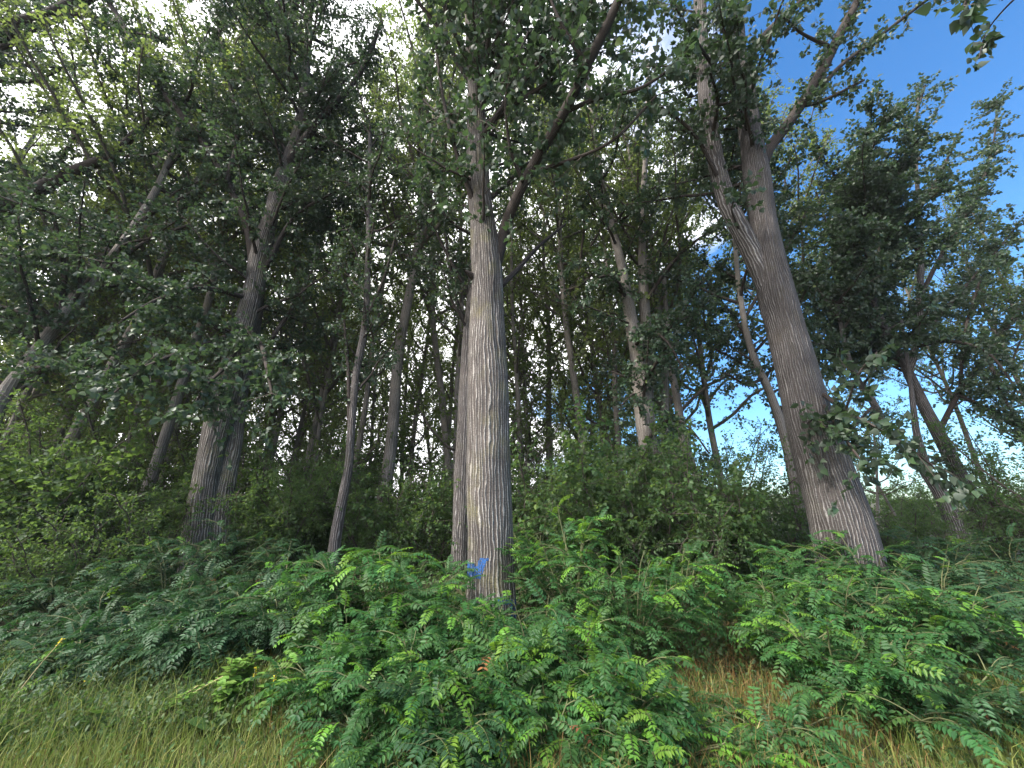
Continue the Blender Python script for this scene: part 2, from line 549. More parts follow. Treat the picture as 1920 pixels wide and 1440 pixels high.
# ------------------------------------------------------------------ tree growing
def twigs_from(limbs, rng, per_m, lo, hi, start=0.12, up=0.2, spread=0.8, along=0.5):
    """Twig starts, directions and lengths sampled along limbs [(pts, radii)]."""
    P0, D, L = [], [], []
    for pts, _r in limbs:
        seg = np.linalg.norm(np.diff(pts, axis=0), axis=1)
        cum = np.concatenate([[0], np.cumsum(seg)])
        tot = cum[-1]
        k = max(2, int(per_m * tot * (1 - start)))
        s = (start + (1 - start) * rng.random(k)) * tot
        p = np.stack([np.interp(s, cum, pts[:, c]) for c in range(3)], -1)
        T = norm(np.gradient(pts, axis=0))
        tg = np.stack([np.interp(s, cum, T[:, c]) for c in range(3)], -1)
        d = tg * along + rng.normal(size=(k, 3)) * spread
        d[:, 2] += up
        P0.append(p); D.append(norm(d)); L.append(lo + (hi - lo) * rng.random(k))
    return np.vstack(P0), np.vstack(D), np.concatenate(L)


def leaf_points(P0, D, L, per, rng, droop=0.15, size=(0.07, 0.11), flat=0.7):
    n = len(P0)
    s = 0.12 + 0.9 * rng.random((n, per))
    pos = P0[:, None] + D[:, None] * (L[:, None] * s)[..., None]
    pos[..., 2] -= droop * L[:, None] * s ** 2
    ld = D[:, None] * 0.35 + rng.normal(size=(n, per, 3)) * 0.75
    ld[..., 2] -= 0.45
    ld = norm(ld)
    pos = pos + ld * 0.035
    N = rng.normal(size=(n, per, 3)) * 0.8
    N[..., 2] += flat
    sz = size[0] + (size[1] - size[0]) * rng.random((n, per))
    tint = np.clip(rng.normal(0.45, 0.2, size=(n, per)), 0, 0.92)
    yel = rng.random((n, per)) < 0.012
    tint[yel] = 1.0
    f = lambda x: x.reshape(-1, *x.shape[2:])
    return f(pos), f(ld), norm(f(N)), sz.ravel(), tint.ravel()


def make_limb(p0, d0, L, rng, r0, bend_up=0.5, n=7, wob=0.12):
    s = np.linspace(0, 1, n)
    pts = p0 + np.outer(s * L, d0)
    pts[:, 2] += bend_up * L * 0.25 * s ** 2
    w = np.cumsum(rng.normal(size=(n, 3)) * wob * L / n, axis=0)
    w[0] = 0
    return pts + w, r0 * (1 - 0.85 * s) + 0.004


leaf_meshes = []
for k, tv in enumerate((0.15, 0.42, 0.6, 0.8, 1.0)):
    mb = MB()
    leaves(mb, np.zeros((1, 3)), np.array([[0, 1.0, 0]]), np.array([[0, 0, 1.0]]), np.ones(1), np.array([tv]), LEAF_NEAR)
    leaf_meshes.append(mb.mesh('leaf', [M['poplar']], True))


def single_leaves(root, P, D, N, size, tint, count=300, min_px=9):
    """The leaves that show largest become parts of their own; returns the mask of the rest."""
    o = np.array(root.location)
    u, v, z = project(P + o)
    px = np.where((u > -40) & (u < 1960) & (v > -40) & (v < 1480) & (z > 0.3), FPX * size / np.maximum(z, 0.3), 0)
    idx = np.argsort(-px)[:count]
    idx = idx[px[idx] >= min_px]
    D = norm(D)
    X = norm(np.cross(D, N)); N = np.cross(X, D)
    lv = np.array([0.15, 0.42, 0.6, 0.8, 1.0])
    for i in idx:
        ob = bpy.data.objects.new('leaf', leaf_meshes[int(np.argmin(abs(lv - tint[i])))])
        s = size[i]
        ob.parent = root
        ob.matrix_local = Matrix(((X[i, 0] * s, D[i, 0] * s, N[i, 0] * s, P[i, 0]), (X[i, 1] * s, D[i, 1] * s, N[i, 1] * s, P[i, 1]),
                                  (X[i, 2] * s, D[i, 2] * s, N[i, 2] * s, P[i, 2]), (0, 0, 0, 1)))
        COL.objects.link(ob)
    keep = np.ones(len(P), bool)
    keep[idx] = False
    return keep


def pxline(rows):
    """Rows (px, py, width_px, Y) -> world points and radii."""
    P = np.array([at(a, b, y) for a, b, w, y in rows])
    r = np.array([w * depth(p) / FPX / 2 for p, (a, b, w, y) in zip(P, rows)])
    return P, r


def bark_rough(r0, amp, seed):
    def f(th, v):
        u = th / (2 * math.pi)
        x = u * 26
        wv = vnoise(x * 0.5, v * 1.2, seed) * 2.2
        rid = 1 - np.abs(2 * vnoise(x + wv, v * 1.1 + 7, seed + 1) - 1)
        lump = (vnoise(u * 5, v * 0.9, seed + 2) - 0.5) * 0.05 * r0 / 0.3
        w = np.minimum(1, np.minimum(u, 1 - u) * 16)
        return w * (amp * (rid - 0.6) + lump)
    return f


def hero_tree(label, trunk_rows, limbs_rows, seed, bark='bark', limb_mat='limb', sides=96, rings=320, amp=0.016, leaf_size=(0.072, 0.112),
              auto=(), per_m=5, per_twig=16, twig=(0.4, 1.0), singles=300, group=None, extra_limb_leafless=(), flare=1.25, stems=(), zlow=0.0, twig_start=0.15,
              min_px=9, up=0.1):
    rng = np.random.default_rng(seed)
    P, r = pxline(trunk_rows)
    d = P[1] - P[0]
    base = P[0] - d * (P[0][2] / d[2])
    base[2] = float(ground_z(base[0], base[1])) - 0.08
    P = np.vstack([base, P]); r = np.concatenate([[r[0] * flare], r])
    root = thing('poplar_tree', label, 'tree', base, group)
    Q = smooth(np.column_stack([P, r]), rings)
    mb = MB()
    grid = tube(mb, Q[:, :3] - base, Q[:, 3], sides, rough=bark_rough(r[1], amp, seed), r_uv=r[1])
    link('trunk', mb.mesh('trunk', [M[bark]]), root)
    for rows in stems:                      # a second stem of the same tree
        Ps, rs = pxline(rows)
        Qs = smooth(np.column_stack([Ps, rs]), 90)
        mb = MB()
        tube(mb, Qs[:, :3] - base, Qs[:, 3], 40, rough=bark_rough(rs[0], amp * .6, seed + 5), r_uv=rs[0])
        link('trunk', mb.mesh('trunk', [M[bark]]), root)
    limbs = []
    for rows in list(limbs_rows):
        Pl, rl = pxline(rows)
        Ql = smooth(np.column_stack([Pl, rl]), 40)
        mb = MB()
        tube(mb, Ql[:, :3] - base, Ql[:, 3], 18, r_uv=max(rl[0], 0.03), rough=bark_rough(rl[0], 0.003, seed + 9))
        link('branch', mb.mesh('branch', [M[limb_mat]]), root)
        limbs.append((Ql[:, :3] - base, Ql[:, 3]))
    for rows in list(extra_limb_leafless):
        Pl, rl = pxline(rows)
        Ql = smooth(np.column_stack([Pl, rl]), 24)
        mb = MB()
        tube(mb, Ql[:, :3] - base, Ql[:, 3], 10, r_uv=0.03)
        link('branch', mb.mesh('branch', [M[limb_mat]]), root)
    # further limbs from the upper stem
    for (z0, z1, count, lo, hi, az0, az1, el0, el1) in auto:
        for k in range(count):
            z = z0 + (z1 - z0) * (k + rng.random()) / count
            i = int(np.argmin(abs(Q[:, 2] - z)))
            az = R(az0 + (az1 - az0) * rng.random()); el = R(el0 + (el1 - el0) * rng.random())
            dd = np.array([math.sin(az) * math.cos(el), math.cos(az) * math.cos(el), math.sin(el)])
            L = lo + (hi - lo) * rng.random()
            pts, rr = make_limb(Q[i, :3] - base, dd, L, rng, 0.012 + 0.011 * L)
            pts, rr = smooth(pts, 14), np.interp(np.linspace(0, 1, 14), np.linspace(0, 1, len(rr)), rr)
            mb = MB()
            tube(mb, pts, rr, 8, r_uv=0.04)
            link('branch', mb.mesh('branch', [M[limb_mat]]), root)
            limbs.append((pts, rr))
    P0, D, L = twigs_from(limbs, rng, per_m, *twig, start=twig_start, up=up)
    lp = leaf_points(P0, D, L, per_twig, rng, size=leaf_size)
    keep = single_leaves(root, *lp, count=singles, min_px=min_px) if singles else np.ones(len(lp[0]), bool)
    near = depth(lp[0] + base) < 7.0
    mb = MB()
    P1 = P0 + D * L[:, None] * 0.5 - np.array([0, 0, 1]) * (0.04 * L)[:, None]
    P2 = P0 + D * L[:, None] - np.array([0, 0, 1]) * (0.15 * L)[:, None]
    sticks(mb, P0, P1, P2, 0.004 + 0.004 * L)
    for msk, shp in ((keep & near, LEAF_NEAR), (keep & ~near, LEAF_FAR)):
        leaves(mb, *(x[msk] for x in lp), shape=shp)
    tag(link('crown', mb.mesh('crown', [M['poplar'], M['twig']]), root), kind='stuff')
    return root, base, Q, grid


# ------------------------------------------------------------------ the big poplar in the middle
CY = 5.3
trunk_rows = [(921, 1200, 102, CY), (921, 1100, 90, CY), (919, 950, 85, CY), (918, 800, 76, CY), (915, 660, 68, CY), (913, 540, 59, CY),
              (908, 470, 53, CY), (903, 400, 44, CY), (896, 320, 40, CY), (893, 200, 33, CY), (889, 100, 28, CY), (885, 0, 24, CY), (878, -250, 18, CY)]
limbs_rows = [[(926, 500, 28, CY), (944, 440, 23, CY), (962, 385, 20, CY - .25), (1005, 300, 19, CY - .6), (1055, 215, 18, CY - 1.0), (1105, 115, 17, CY - 1.4),
               (1160, 0, 15, CY - 1.8), (1215, -130, 12, CY - 2.0)],
              [(990, 325, 9, CY - .5), (1070, 300, 7, CY - .8), (1150, 262, 5, CY - 1.1), (1230, 180, 4, CY - 1.3)],
              [(1060, 210, 9, CY - 1.0), (1120, 185, 8, CY - 1.2), (1200, 165, 6, CY - 1.4), (1270, 120, 4, CY - 1.5)],
              [(980, 340, 8, CY - .5), (955, 270, 6, CY - .8), (950, 160, 4, CY - 1.2), (990, 60, 3, CY - 1.4)],
              [(1100, 120, 9, CY - 1.4), (1050, 40, 6, CY - 1.6), (1010, -60, 4, CY - 1.8)],
              [(896, 400, 12, CY), (860, 300, 9, CY - .3), (830, 180, 6, CY - .6), (815, 60, 4, CY - .8)],
              [(893, 220, 11, CY), (940, 120, 8, CY - .5), (985, 10, 6, CY - .9), (1020, -120, 4, CY - 1.2)]]
centre, cbase, cQ, (cV, cUV) = hero_tree('thick straight poplar trunk bearing blue paint marks, rising from the feathery bushes', trunk_rows, limbs_rows, 11,
                              sides=144, rings=420, amp=0.02, auto=[(5.6, 9, 8, 1.2, 2.4, 0, 360, 10, 55), (8.5, 14, 26, 1.6, 3.4, 0, 360, 5, 55), (7.5, 13, 14, 2.0, 3.6, 60, 150, 10, 50)], per_m=9, per_twig=20, twig=(0.35, 1.0), singles=300,
                              extra_limb_leafless=[[(888, 520, 14, CY - .08), (878, 512, 9, CY - .15), (871, 508, 4, CY - .2)], [(940, 535, 12, CY + .05), (975, 500, 9, CY + .4), (1010, 462, 7, CY + .7), (1060, 420, 4, CY + 1.0)]])

# paint marks: patches that follow the bark a few millimetres proud of it
rngp = np.random.default_rng(5)


def paint_patch(inside, n_label):
    V = cV + cbase
    C = (V[:-1, :-1] + V[1:, 1:]) / 2
    u, v, z = project(C)
    yy = C[..., 1] < np.interp(C[..., 2], cQ[:, 2], cQ[:, 1])
    th = rngp.random(u.shape)
    jj_, ii_ = np.meshgrid(np.arange(u.shape[1]), np.arange(u.shape[0]))
    th = 0.45 * th + 0.55 * vnoise(jj_ * 0.55, ii_ * 0.16, 77)      # sprayed on the ridges, missing in the furrows
    m = yy & inside(u, v, th)
    ii, jj = np.nonzero(m)
    if not len(ii):
        return
    nr = cV - np.stack([np.interp(cV[..., 2], cQ[:, 2] - cbase[2], cQ[:, c] - cbase[c]) for c in range(3)], -1)
    nr[..., 2] = 0
    W = cV + norm(nr) * 0.004
    mbp = MB()
    quad = np.stack([W[ii, jj], W[ii, jj + 1], W[ii + 1, jj + 1], W[ii + 1, jj]], 1)
    uq = np.stack([cUV[ii, jj], cUV[ii, jj + 1], cUV[ii + 1, jj + 1], cUV[ii + 1, jj]], 1)
    mbp.add(quad.reshape(-1, 3), quads=np.arange(len(ii) * 4).reshape(-1, 4), uv=uq.reshape(-1, 3))
    tag(link('paint_mark', mbp.mesh('paint_mark', [M['paint']]), centre), label=n_label)


paint_patch(lambda u, v, t: (((u > 876) & (u < 890) & (v > 1050 + (u - 876) * .5) & (v < 1080) & (t > .22)) |
                             ((abs(u - (893 + (1084 - v) * .40)) < 8) & (v > 1044) & (v < 1086) & (t > .15)) |
                             ((u > 882) & (u < 893) & (v > 1060) & (v < 1084) & (t > .3)) | ((u > 884) & (u < 888) & (v > 1078) & (v < 1088) & (t > .5))),
            'upper blue spray paint tick on the bark')
paint_patch(lambda u, v, t: ((u > 932) & (u < 962) & (v > 1119 + abs(u - 945) * .25) & (v < 1134 - abs(u - 946) * .2) & (t > .3)) |
                            ((u > 955) & (u < 972) & (v > 1124) & (v < 1160) & (t > .45)), 'lower blue spray paint patch, half hidden by fronds')

# dark stem just behind it
BY = 8.6
hero_tree('dark poplar half hidden behind the paint marked trunk', [(862, 1050, 34, BY), (868, 900, 33, BY), (874, 760, 30, BY), (880, 640, 26, BY),
          (886, 560, 22, BY), (893, 430, 18, BY), (898, 250, 14, BY), (900, 50, 10, BY)],
          [[(876, 620, 8, BY), (850, 540, 7, BY), (835, 430, 5, BY + .3), (828, 330, 3, BY + .5)],
           [(884, 560, 8, BY), (840, 480, 6, BY - .3), (800, 400, 4, BY - .5)]], 21, bark='bark_grey', sides=40, rings=120, amp=0.01,
          auto=[(5, 16, 20, 1.6, 3.2, 0, 360, 20, 60)], per_m=8, per_twig=24, singles=0)

# ------------------------------------------------------------------ paired trunks left of it
LY = 8.5
ltr = [(368, 1040, 50, LY), (381, 930, 45, LY), (400, 830, 42, LY), (424, 730, 41, LY), (452, 630, 37, LY), (474, 550, 34, LY), (490, 470, 33, LY), (506, 410, 27, LY),
       (530, 330, 24, LY), (560, 240, 18, LY), (572, 150, 14, LY), (580, 40, 11, LY), (588, -150, 8, LY)]
lst = [[(406, 1040, 34, LY + .2), (417, 940, 32, LY + .2), (436, 840, 29, LY + .3), (455, 730, 21, LY + .5), (476, 640, 15, LY + .5), (488, 570, 11, LY + .5), (500, 480, 8, LY + .6)]]
llm = [[(478, 520, 16, LY), (462, 420, 14, LY - .2), (420, 330, 12, LY - .5), (372, 255, 12, LY - .7), (320, 190, 11, LY - .9), (270, 110, 10, LY - 1.1), (195, -10, 8, LY - 1.3)],
       [(532, 320, 16, LY), (565, 270, 14, LY - .1), (610, 215, 13, LY - .2), (650, 170, 10, LY - .3), (690, 110, 8, LY - .4), (715, 40, 5, LY - .5)],
       [(500, 500, 10, LY), (530, 440, 8, LY), (560, 400, 7, LY), (620, 365, 5, LY + .1), (690, 330, 3, LY + .1)],
       [(425, 345, 9, LY - .5), (445, 250, 7, LY - .6), (430, 150, 6, LY - .7), (405, 30, 4, LY - .8)],
       [(505, 640, 8, LY + .3), (540, 590, 7, LY + .4), (575, 530, 5, LY + .5), (600, 470, 4, LY + .6)],
       [(455, 620, 9, LY), (400, 640, 8, LY - .8), (340, 660, 7, LY - 1.7), (270, 690, 5, LY - 2.5), (210, 740, 3, LY - 3.0)],
       [(450, 640, 9, LY), (440, 660, 8, LY - .9), (420, 690, 7, LY - 1.8), (390, 720, 5, LY - 2.4), (350, 780, 3, LY - 2.7)],
       [(460, 610, 9, LY), (490, 650, 8, LY - .8), (500, 690, 6, LY - 1.6), (510, 740, 4, LY - 2.0)],
       [(470, 560, 9, LY), (380, 540, 8, LY - 1.0), (300, 560, 6, LY - 1.8), (230, 600, 4, LY - 2.2)]]
hero_tree('furrowed poplar with two trunks side by side, forking high into long limbs', ltr, llm, 31, stems=lst, bark='bark', sides=72, rings=200, amp=0.016,
          auto=[(4.5, 9, 12, 1.5, 3.2, 0, 360, 5, 45), (9, 18, 44, 1.8, 4.0, 0, 360, 0, 55)], per_m=11, per_twig=32, twig=(0.4, 1.1), singles=300, min_px=9)

# ------------------------------------------------------------------ forked poplar on the right
RY = 6.2
rtr = [(1604, 1130, 114, RY), (1596, 1060, 105, RY), (1580, 985, 98, RY), (1548, 880, 85, RY), (1515, 775, 74, RY), (1488, 665, 65, RY), (1462, 570, 60, RY), (1444, 490, 52, RY),
       (1431, 410, 44, RY), (1416, 320, 40, RY), (1401, 220, 34, RY), (1386, 110, 29, RY), (1374, 0, 24, RY), (1355, -200, 16, RY)]
rst = [[(1446, 560, 34, RY), (1418, 490, 34, RY), (1388, 430, 32, RY), (1364, 380, 30, RY + .05), (1342, 300, 28, RY + .1), (1328, 210, 27, RY + .1), (1318, 110, 24, RY + .1), (1312, 0, 20, RY + .1), (1305, -160, 14, RY + .1)]]
rlm = [[(1420, 335, 24, RY), (1440, 282, 21, RY), (1478, 232, 19, RY - .1), (1530, 152, 18, RY - .2), (1570, 72, 16, RY - .3), (1612, -10, 13, RY - .4), (1650, -110, 10, RY - .5)],
       [(1542, 160, 9, RY - .2), (1580, 120, 7, RY - .3), (1640, 75, 6, RY - .4), (1735, 2, 5, RY - .6), (1800, -50, 4, RY - .8), (1850, -60, 3, RY - .9), (1880, 0, 3, RY - .9)],
       [(1402, 110, 15, RY), (1440, 60, 13, RY - .2), (1500, 5, 10, RY - .4), (1560, -60, 7, RY - .5)],
       [(1560, 90, 7, RY - .3), (1500, 60, 5, RY - .6), (1460, 20, 4, RY - .8)],
       [(1500, 200, 7, RY - .1), (1540, 190, 5, RY - .3), (1620, 150, 4, RY - .5)],
       [(1396, 200, 10, RY), (1350, 140, 8, RY - .6), (1300, 70, 6, RY - 1.2), (1260, 0, 4, RY - 1.6)],
       [(1345, 330, 8, RY), (1300, 250, 6, RY - .3), (1240, 200, 4, RY - .5)],
       [(1335, 260, 7, RY), (1345, 190, 6, RY - .5), (1330, 130, 4, RY - 1.0)]]
rwater = [[(1545, 740, 8, RY - .3), (1585, 770, 6, RY - .7), (1640, 800, 5, RY - 1.1), (1700, 835, 4, RY - 1.4), (1755, 880, 3, RY - 1.5)],
          [(1545, 760, 6, RY - .3), (1590, 830, 5, RY - .9), (1620, 865, 4, RY - 1.2), (1660, 870, 3, RY - 1.4)],
          [(1510, 800, 4, RY - .35), (1530, 780, 3, RY - .6), (1545, 800, 2, RY - .8)],
          [(1585, 770, 4, RY - .7), (1610, 700, 3, RY - .9), (1645, 660, 2, RY - 1.0)],
          [(1385, 430, 4, RY - .1), (1372, 390, 3, RY - .4), (1390, 350, 2, RY - .6)]]
hero_tree('stout leaning poplar that forks into two stems, furrowed grey bark, open sky beside it', rtr, rlm + rwater, 41, stems=rst, bark='bark_grey', limb_mat='limb', sides=128, rings=300, amp=0.018,
          auto=[(7.5, 13.5, 24, 1.4, 2.8, 190, 350, 5, 50)], per_m=11, per_twig=18, twig=(0.25, 0.65), singles=300, min_px=8, flare=1.15, leaf_size=(0.075, 0.115))

# ------------------------------------------------------------------ poplar whose limbs reach in at the upper left
TY = 7.4
ttr = [(-560, 1150, 95, TY + 1), (-480, 800, 85, TY + 1), (-380, 450, 66, TY + 1), (-300, 150, 50, TY + 1), (-230, -100, 36, TY + 1)]
tlm = [[(-380, 470, 40, TY + 1), (-250, 300, 34, TY + .6), (-120, 160, 30, TY + .3), (0, 64, 27, TY), (110, 22, 22, TY), (200, -30, 17, TY), (300, -110, 11, TY)],
       [(-440, 640, 34, TY + 1), (-250, 520, 28, TY + .9), (-80, 440, 26, TY + .7), (20, 385, 23, TY + .6), (110, 335, 20, TY + .5), (205, 290, 15, TY + .4), (270, 235, 11, TY + .3), (315, 190, 7, TY + .3)],
       [(205, 288, 7, TY + .4), (260, 292, 6, TY + .3), (330, 282, 4, TY + .2)],
       [(110, 30, 8, TY), (170, 30, 8, TY + .1), (240, 60, 7, TY + .2), (320, 74, 5, TY + .3)],
       [(0, 90, 9, TY), (40, 75, 7, TY), (80, 40, 5, TY)],
       [(-100, 158, 8, TY + .2), (0, 152, 7, TY + .2), (60, 152, 6, TY + .2), (115, 130, 4, TY + .2)],
       [(60, 360, 8, TY + .6), (110, 300, 6, TY + .4), (150, 240, 4, TY + .3)],
       [(-250, 520, 16, TY + .9), (-120, 540, 13, TY + .6), (0, 505, 9, TY + .4), (120, 470, 6, TY + .2)],
       [(-150, 470, 9, TY + .8), (-30, 560, 7, TY + .5), (90, 600, 5, TY + .3)]]
hero_tree('poplar at the edge of the view whose dark limbs stretch across the upper corner', ttr, tlm, 51, sides=48, rings=80, amp=0.012, auto=[(6, 20, 56, 2.6, 5.6, 15, 145, 0, 45)],
          per_m=11, per_twig=32, twig=(0.35, 0.9), singles=300, min_px=8)

# ------------------------------------------------------------------ spray of big leaves hanging from another bough at the upper right
sp_rows = [[(2140, 600, 60, 2.6), (2120, 200, 44, 2.6), (2100, -300, 34, 2.6), (2085, -800, 22, 2.6)]]
hero_tree('poplar beside the view, one twig of big dark leaves hanging against blue sky', [(2350, 1500, 62, 2.6), (2320, 900, 56, 2.6), (2290, 400, 46, 2.6), (2260, 0, 38, 2.6), (2240, -300, 30, 2.6)],
          [[(2262, 20, 14, 2.6), (2150, -60, 10, 2.4), (2020, -90, 7, 2.2), (1900, -70, 5, 2.1), (1830, -25, 3, 2.0), (1805, 12, 2, 1.95)],
           [(2020, -90, 6, 2.2), (1960, -50, 4, 2.5), (1890, 10, 3, 2.9), (1850, 60, 2, 3.2), (1835, 110, 2, 3.2)]], 61, sides=32, rings=60, amp=0.01,
          per_m=16, per_twig=6, twig=(0.08, 0.26), singles=120, leaf_size=(0.055, 0.10), twig_start=0.62, up=-0.35)

# ------------------------------------------------------------------ poplar with leafy double stem between the two big ones
MY = 9.5
mtr = [(1262, 1090, 34, MY), (1248, 990, 34, MY), (1230, 900, 34, MY), (1214, 820, 34, MY), (1205, 740, 33, MY), (1196, 680, 27, MY), (1180, 580, 21, MY), (1165, 500, 17, MY), (1148, 430, 15, MY), (1130, 350, 13, MY), (1112, 240, 10, MY), (1098, 120, 8, MY)]
mst = [[(1214, 790, 26, MY + .2), (1213, 700, 21, MY + .2), (1210, 590, 19, MY + .2), (1204, 480, 15, MY + .2), (1206, 380, 12, MY + .2), (1212, 250, 9, MY + .2), (1215, 120, 7, MY + .2)],
       [(1245, 930, 16, MY + .5), (1246, 830, 14, MY + .5), (1247, 720, 13, MY + .5), (1250, 620, 11, MY + .5), (1245, 520, 8, MY + .5)]]
mlm = [[(1215, 560, 8, MY), (1255, 500, 7, MY - .2), (1300, 455, 5, MY - .4), (1350, 425, 3, MY - .6)],
       [(1200, 740, 8, MY), (1225, 690, 6, MY - .9), (1250, 650, 4, MY - 1.4)], [(1190, 650, 8, MY), (1215, 620, 6, MY - 1.0), (1250, 640, 4, MY - 1.6), (1280, 690, 3, MY - 1.8)],
       [(1210, 830, 8, MY), (1250, 790, 6, MY - 1.0), (1290, 800, 4, MY - 1.6), (1330, 850, 3, MY - 1.8)], [(1205, 780, 7, MY), (1190, 740, 5, MY - .7), (1165, 760, 3, MY - 1.0)],
       [(1225, 880, 7, MY), (1270, 860, 5, MY - .9), (1300, 900, 3, MY - 1.3)],
       [(1175, 560, 8, MY), (1150, 520, 6, MY - .6), (1120, 520, 4, MY - .9)], [(1150, 430, 7, MY), (1180, 380, 5, MY - .5), (1230, 350, 3, MY - .8)]]
hero_tree('poplar with pale double stem wrapped in leafy shoots, between the two thickest trunks', mtr, mlm, 71, stems=mst, bark='bark_far', sides=48, rings=160, amp=0.008,
          auto=[(3.6, 15, 26, 1.2, 2.6, 0, 360, 5, 60)], per_m=10, per_twig=28, twig=(0.35, 0.8), singles=0)

# slim pale poplar left of the middle
SY = 8.0
hero_tree('slim grey poplar with one kink, standing between the paired trunks and the middle trunk', [(612, 1130, 24, SY), (622, 1060, 21, SY), (632, 990, 20, SY), (645, 920, 18, SY), (654, 870, 16, SY), (660, 790, 14, SY), (668, 700, 13, SY),
          (684, 610, 12, SY), (690, 500, 10, SY), (692, 400, 8, SY), (694, 250, 6, SY)],
          [[(655, 800, 8, SY), (654, 740, 7, SY), (652, 680, 6, SY), (645, 600, 4, SY)], [(686, 600, 6, SY), (720, 520, 5, SY), (745, 430, 3, SY)]], 81, bark='bark_grey', sides=32, rings=120, amp=0.005,
          auto=[(3.6, 12, 22, 0.8, 1.8, 0, 360, 15, 65)], per_m=9, per_twig=20, twig=(0.3, 0.7), singles=0, leaf_size=(0.06, 0.09))

# ------------------------------------------------------------------ the two slanting trees at the right edge
EY = 10.5
etr = [(1872, 1030, 30, EY), (1858, 1000, 27, EY), (1830, 945, 24, EY), (1796, 885, 22, EY), (1764, 820, 20, EY), (1735, 765, 18, EY), (1706, 705, 16, EY), (1685, 665, 13, EY), (1660, 615, 10, EY), (1640, 570, 8, EY), (1625, 480, 6, EY), (1612, 380, 4, EY)]
est = [[(1702, 700, 14, EY), (1716, 650, 12, EY), (1724, 570, 11, EY), (1726, 480, 9, EY), (1722, 380, 7, EY), (1716, 280, 5, EY), (1722, 180, 3, EY)]]
elm = [[(1760, 810, 9, EY), (1800, 735, 8, EY - .2), (1850, 665, 7, EY - .5), (1905, 590, 5, EY - .8), (1950, 510, 3, EY - 1)],
       [(1724, 560, 8, EY), (1770, 470, 6, EY), (1830, 370, 5, EY), (1862, 270, 3, EY), (1870, 190, 2, EY)],
       [(1722, 640, 7, EY), (1790, 560, 6, EY + .3), (1860, 480, 4, EY + .5), (1910, 420, 3, EY + .5)],
       [(1726, 480, 7, EY), (1680, 400, 5, EY), (1640, 340, 4, EY), (1600, 300, 3, EY)], [(1720, 400, 6, EY), (1760, 330, 5, EY), (1790, 270, 3, EY)],
       [(1640, 570, 6, EY), (1590, 500, 5, EY), (1555, 430, 4, EY), (1530, 360, 3, EY)], [(1655, 610, 6, EY), (1600, 580, 5, EY - .3), (1540, 560, 3, EY - .5)],
       [(1716, 650, 7, EY), (1780, 640, 6, EY - .8), (1850, 660, 4, EY - 1.2), (1900, 720, 3, EY - 1.4)], [(1795, 740, 6, EY - .2), (1840, 760, 5, EY - .5), (1900, 800, 3, EY - .6)],
       [(1724, 300, 5, EY), (1700, 240, 4, EY), (1690, 200, 2, EY)], [(1722, 200, 4, EY), (1735, 160, 3, EY)], [(1640, 550, 6, EY), (1650, 450, 5, EY - .6), (1660, 380, 3, EY - .8)],
       [(1800, 735, 6, EY - .2), (1810, 620, 5, EY - .6), (1840, 520, 4, EY - .8)], [(1850, 665, 6, EY - .5), (1880, 740, 4, EY - .6), (1930, 830, 3, EY - .6)]]
edead = [[(1800, 890, 5, EY), (1778, 935, 4, EY - .1), (1772, 960, 3, EY - .1)], [(1790, 870, 3, EY), (1765, 850, 2.5, EY), (1740, 845, 1.5, EY)], [(1822, 915, 3, EY), (1850, 920, 2.5, EY), (1880, 935, 1.5, EY)],
         [(1835, 940, 3, EY), (1870, 950, 2.5, EY), (1895, 965, 1.5, EY)], [(1830, 955, 3, EY), (1800, 960, 2.5, EY), (1770, 962, 1.5, EY)], [(1848, 985, 4, EY), (1820, 990, 3, EY), (1800, 1002, 2, EY)],
         [(1852, 990, 3, EY), (1880, 975, 2.5, EY), (1910, 960, 1.5, EY)], [(1845, 970, 3, EY), (1800, 975, 2, EY), (1760, 968, 1.2, EY)]]
hero_tree('slanting poplar with bare snags low down and broad leafy top against blue sky', etr, elm, 91, stems=est, bark='bark_grey', sides=40, rings=120, amp=0.006, extra_limb_leafless=edead,
          auto=[(5.0, 12.0, 60, 1.3, 3.0, 0, 360, 0, 60)], per_m=14, per_twig=36, twig=(0.35, 0.9), singles=0, leaf_size=(0.08, 0.12), flare=1.1)
etr2 = [(1795, 1010, 28, EY - .6), (1785, 975, 26, EY - .6), (1766, 930, 23, EY - .6), (1744, 895, 21, EY - .6), (1722, 870, 15, EY - .6), (1694, 842, 13, EY - .6), (1662, 800, 12, EY - .6), (1638, 755, 11, EY - .6), (1608, 710, 9, EY - .6), (1585, 650, 7, EY - .6), (1570, 570, 5, EY - .6)]
est2 = [[(1742, 895, 14, EY - .5), (1730, 850, 12, EY - .5), (1718, 810, 11, EY - .5), (1712, 760, 9, EY - .5), (1705, 700, 6, EY - .5), (1690, 600, 4, EY - .5)]]
elm2 = [[(1640, 760, 6, EY - .6), (1610, 790, 4, EY - .9), (1580, 830, 3, EY - 1)], [(1600, 700, 5, EY - .6), (1560, 660, 4, EY - .8), (1520, 640, 3, EY - 1)],
        [(1735, 885, 3, EY - .6), (1760, 860, 2.5, EY - .5), (1790, 855, 1.5, EY - .4)]]
hero_tree('forked slanting poplar beside the snaggy one, sky showing under its fork', etr2, elm2, 101, stems=est2, bark='bark_grey', sides=40, rings=100, amp=0.006,
          auto=[(4.2, 9, 18, 0.8, 1.8, 0, 360, 10, 60)], per_m=10, per_twig=26, twig=(0.3, 0.8), singles=0, flare=1.1)

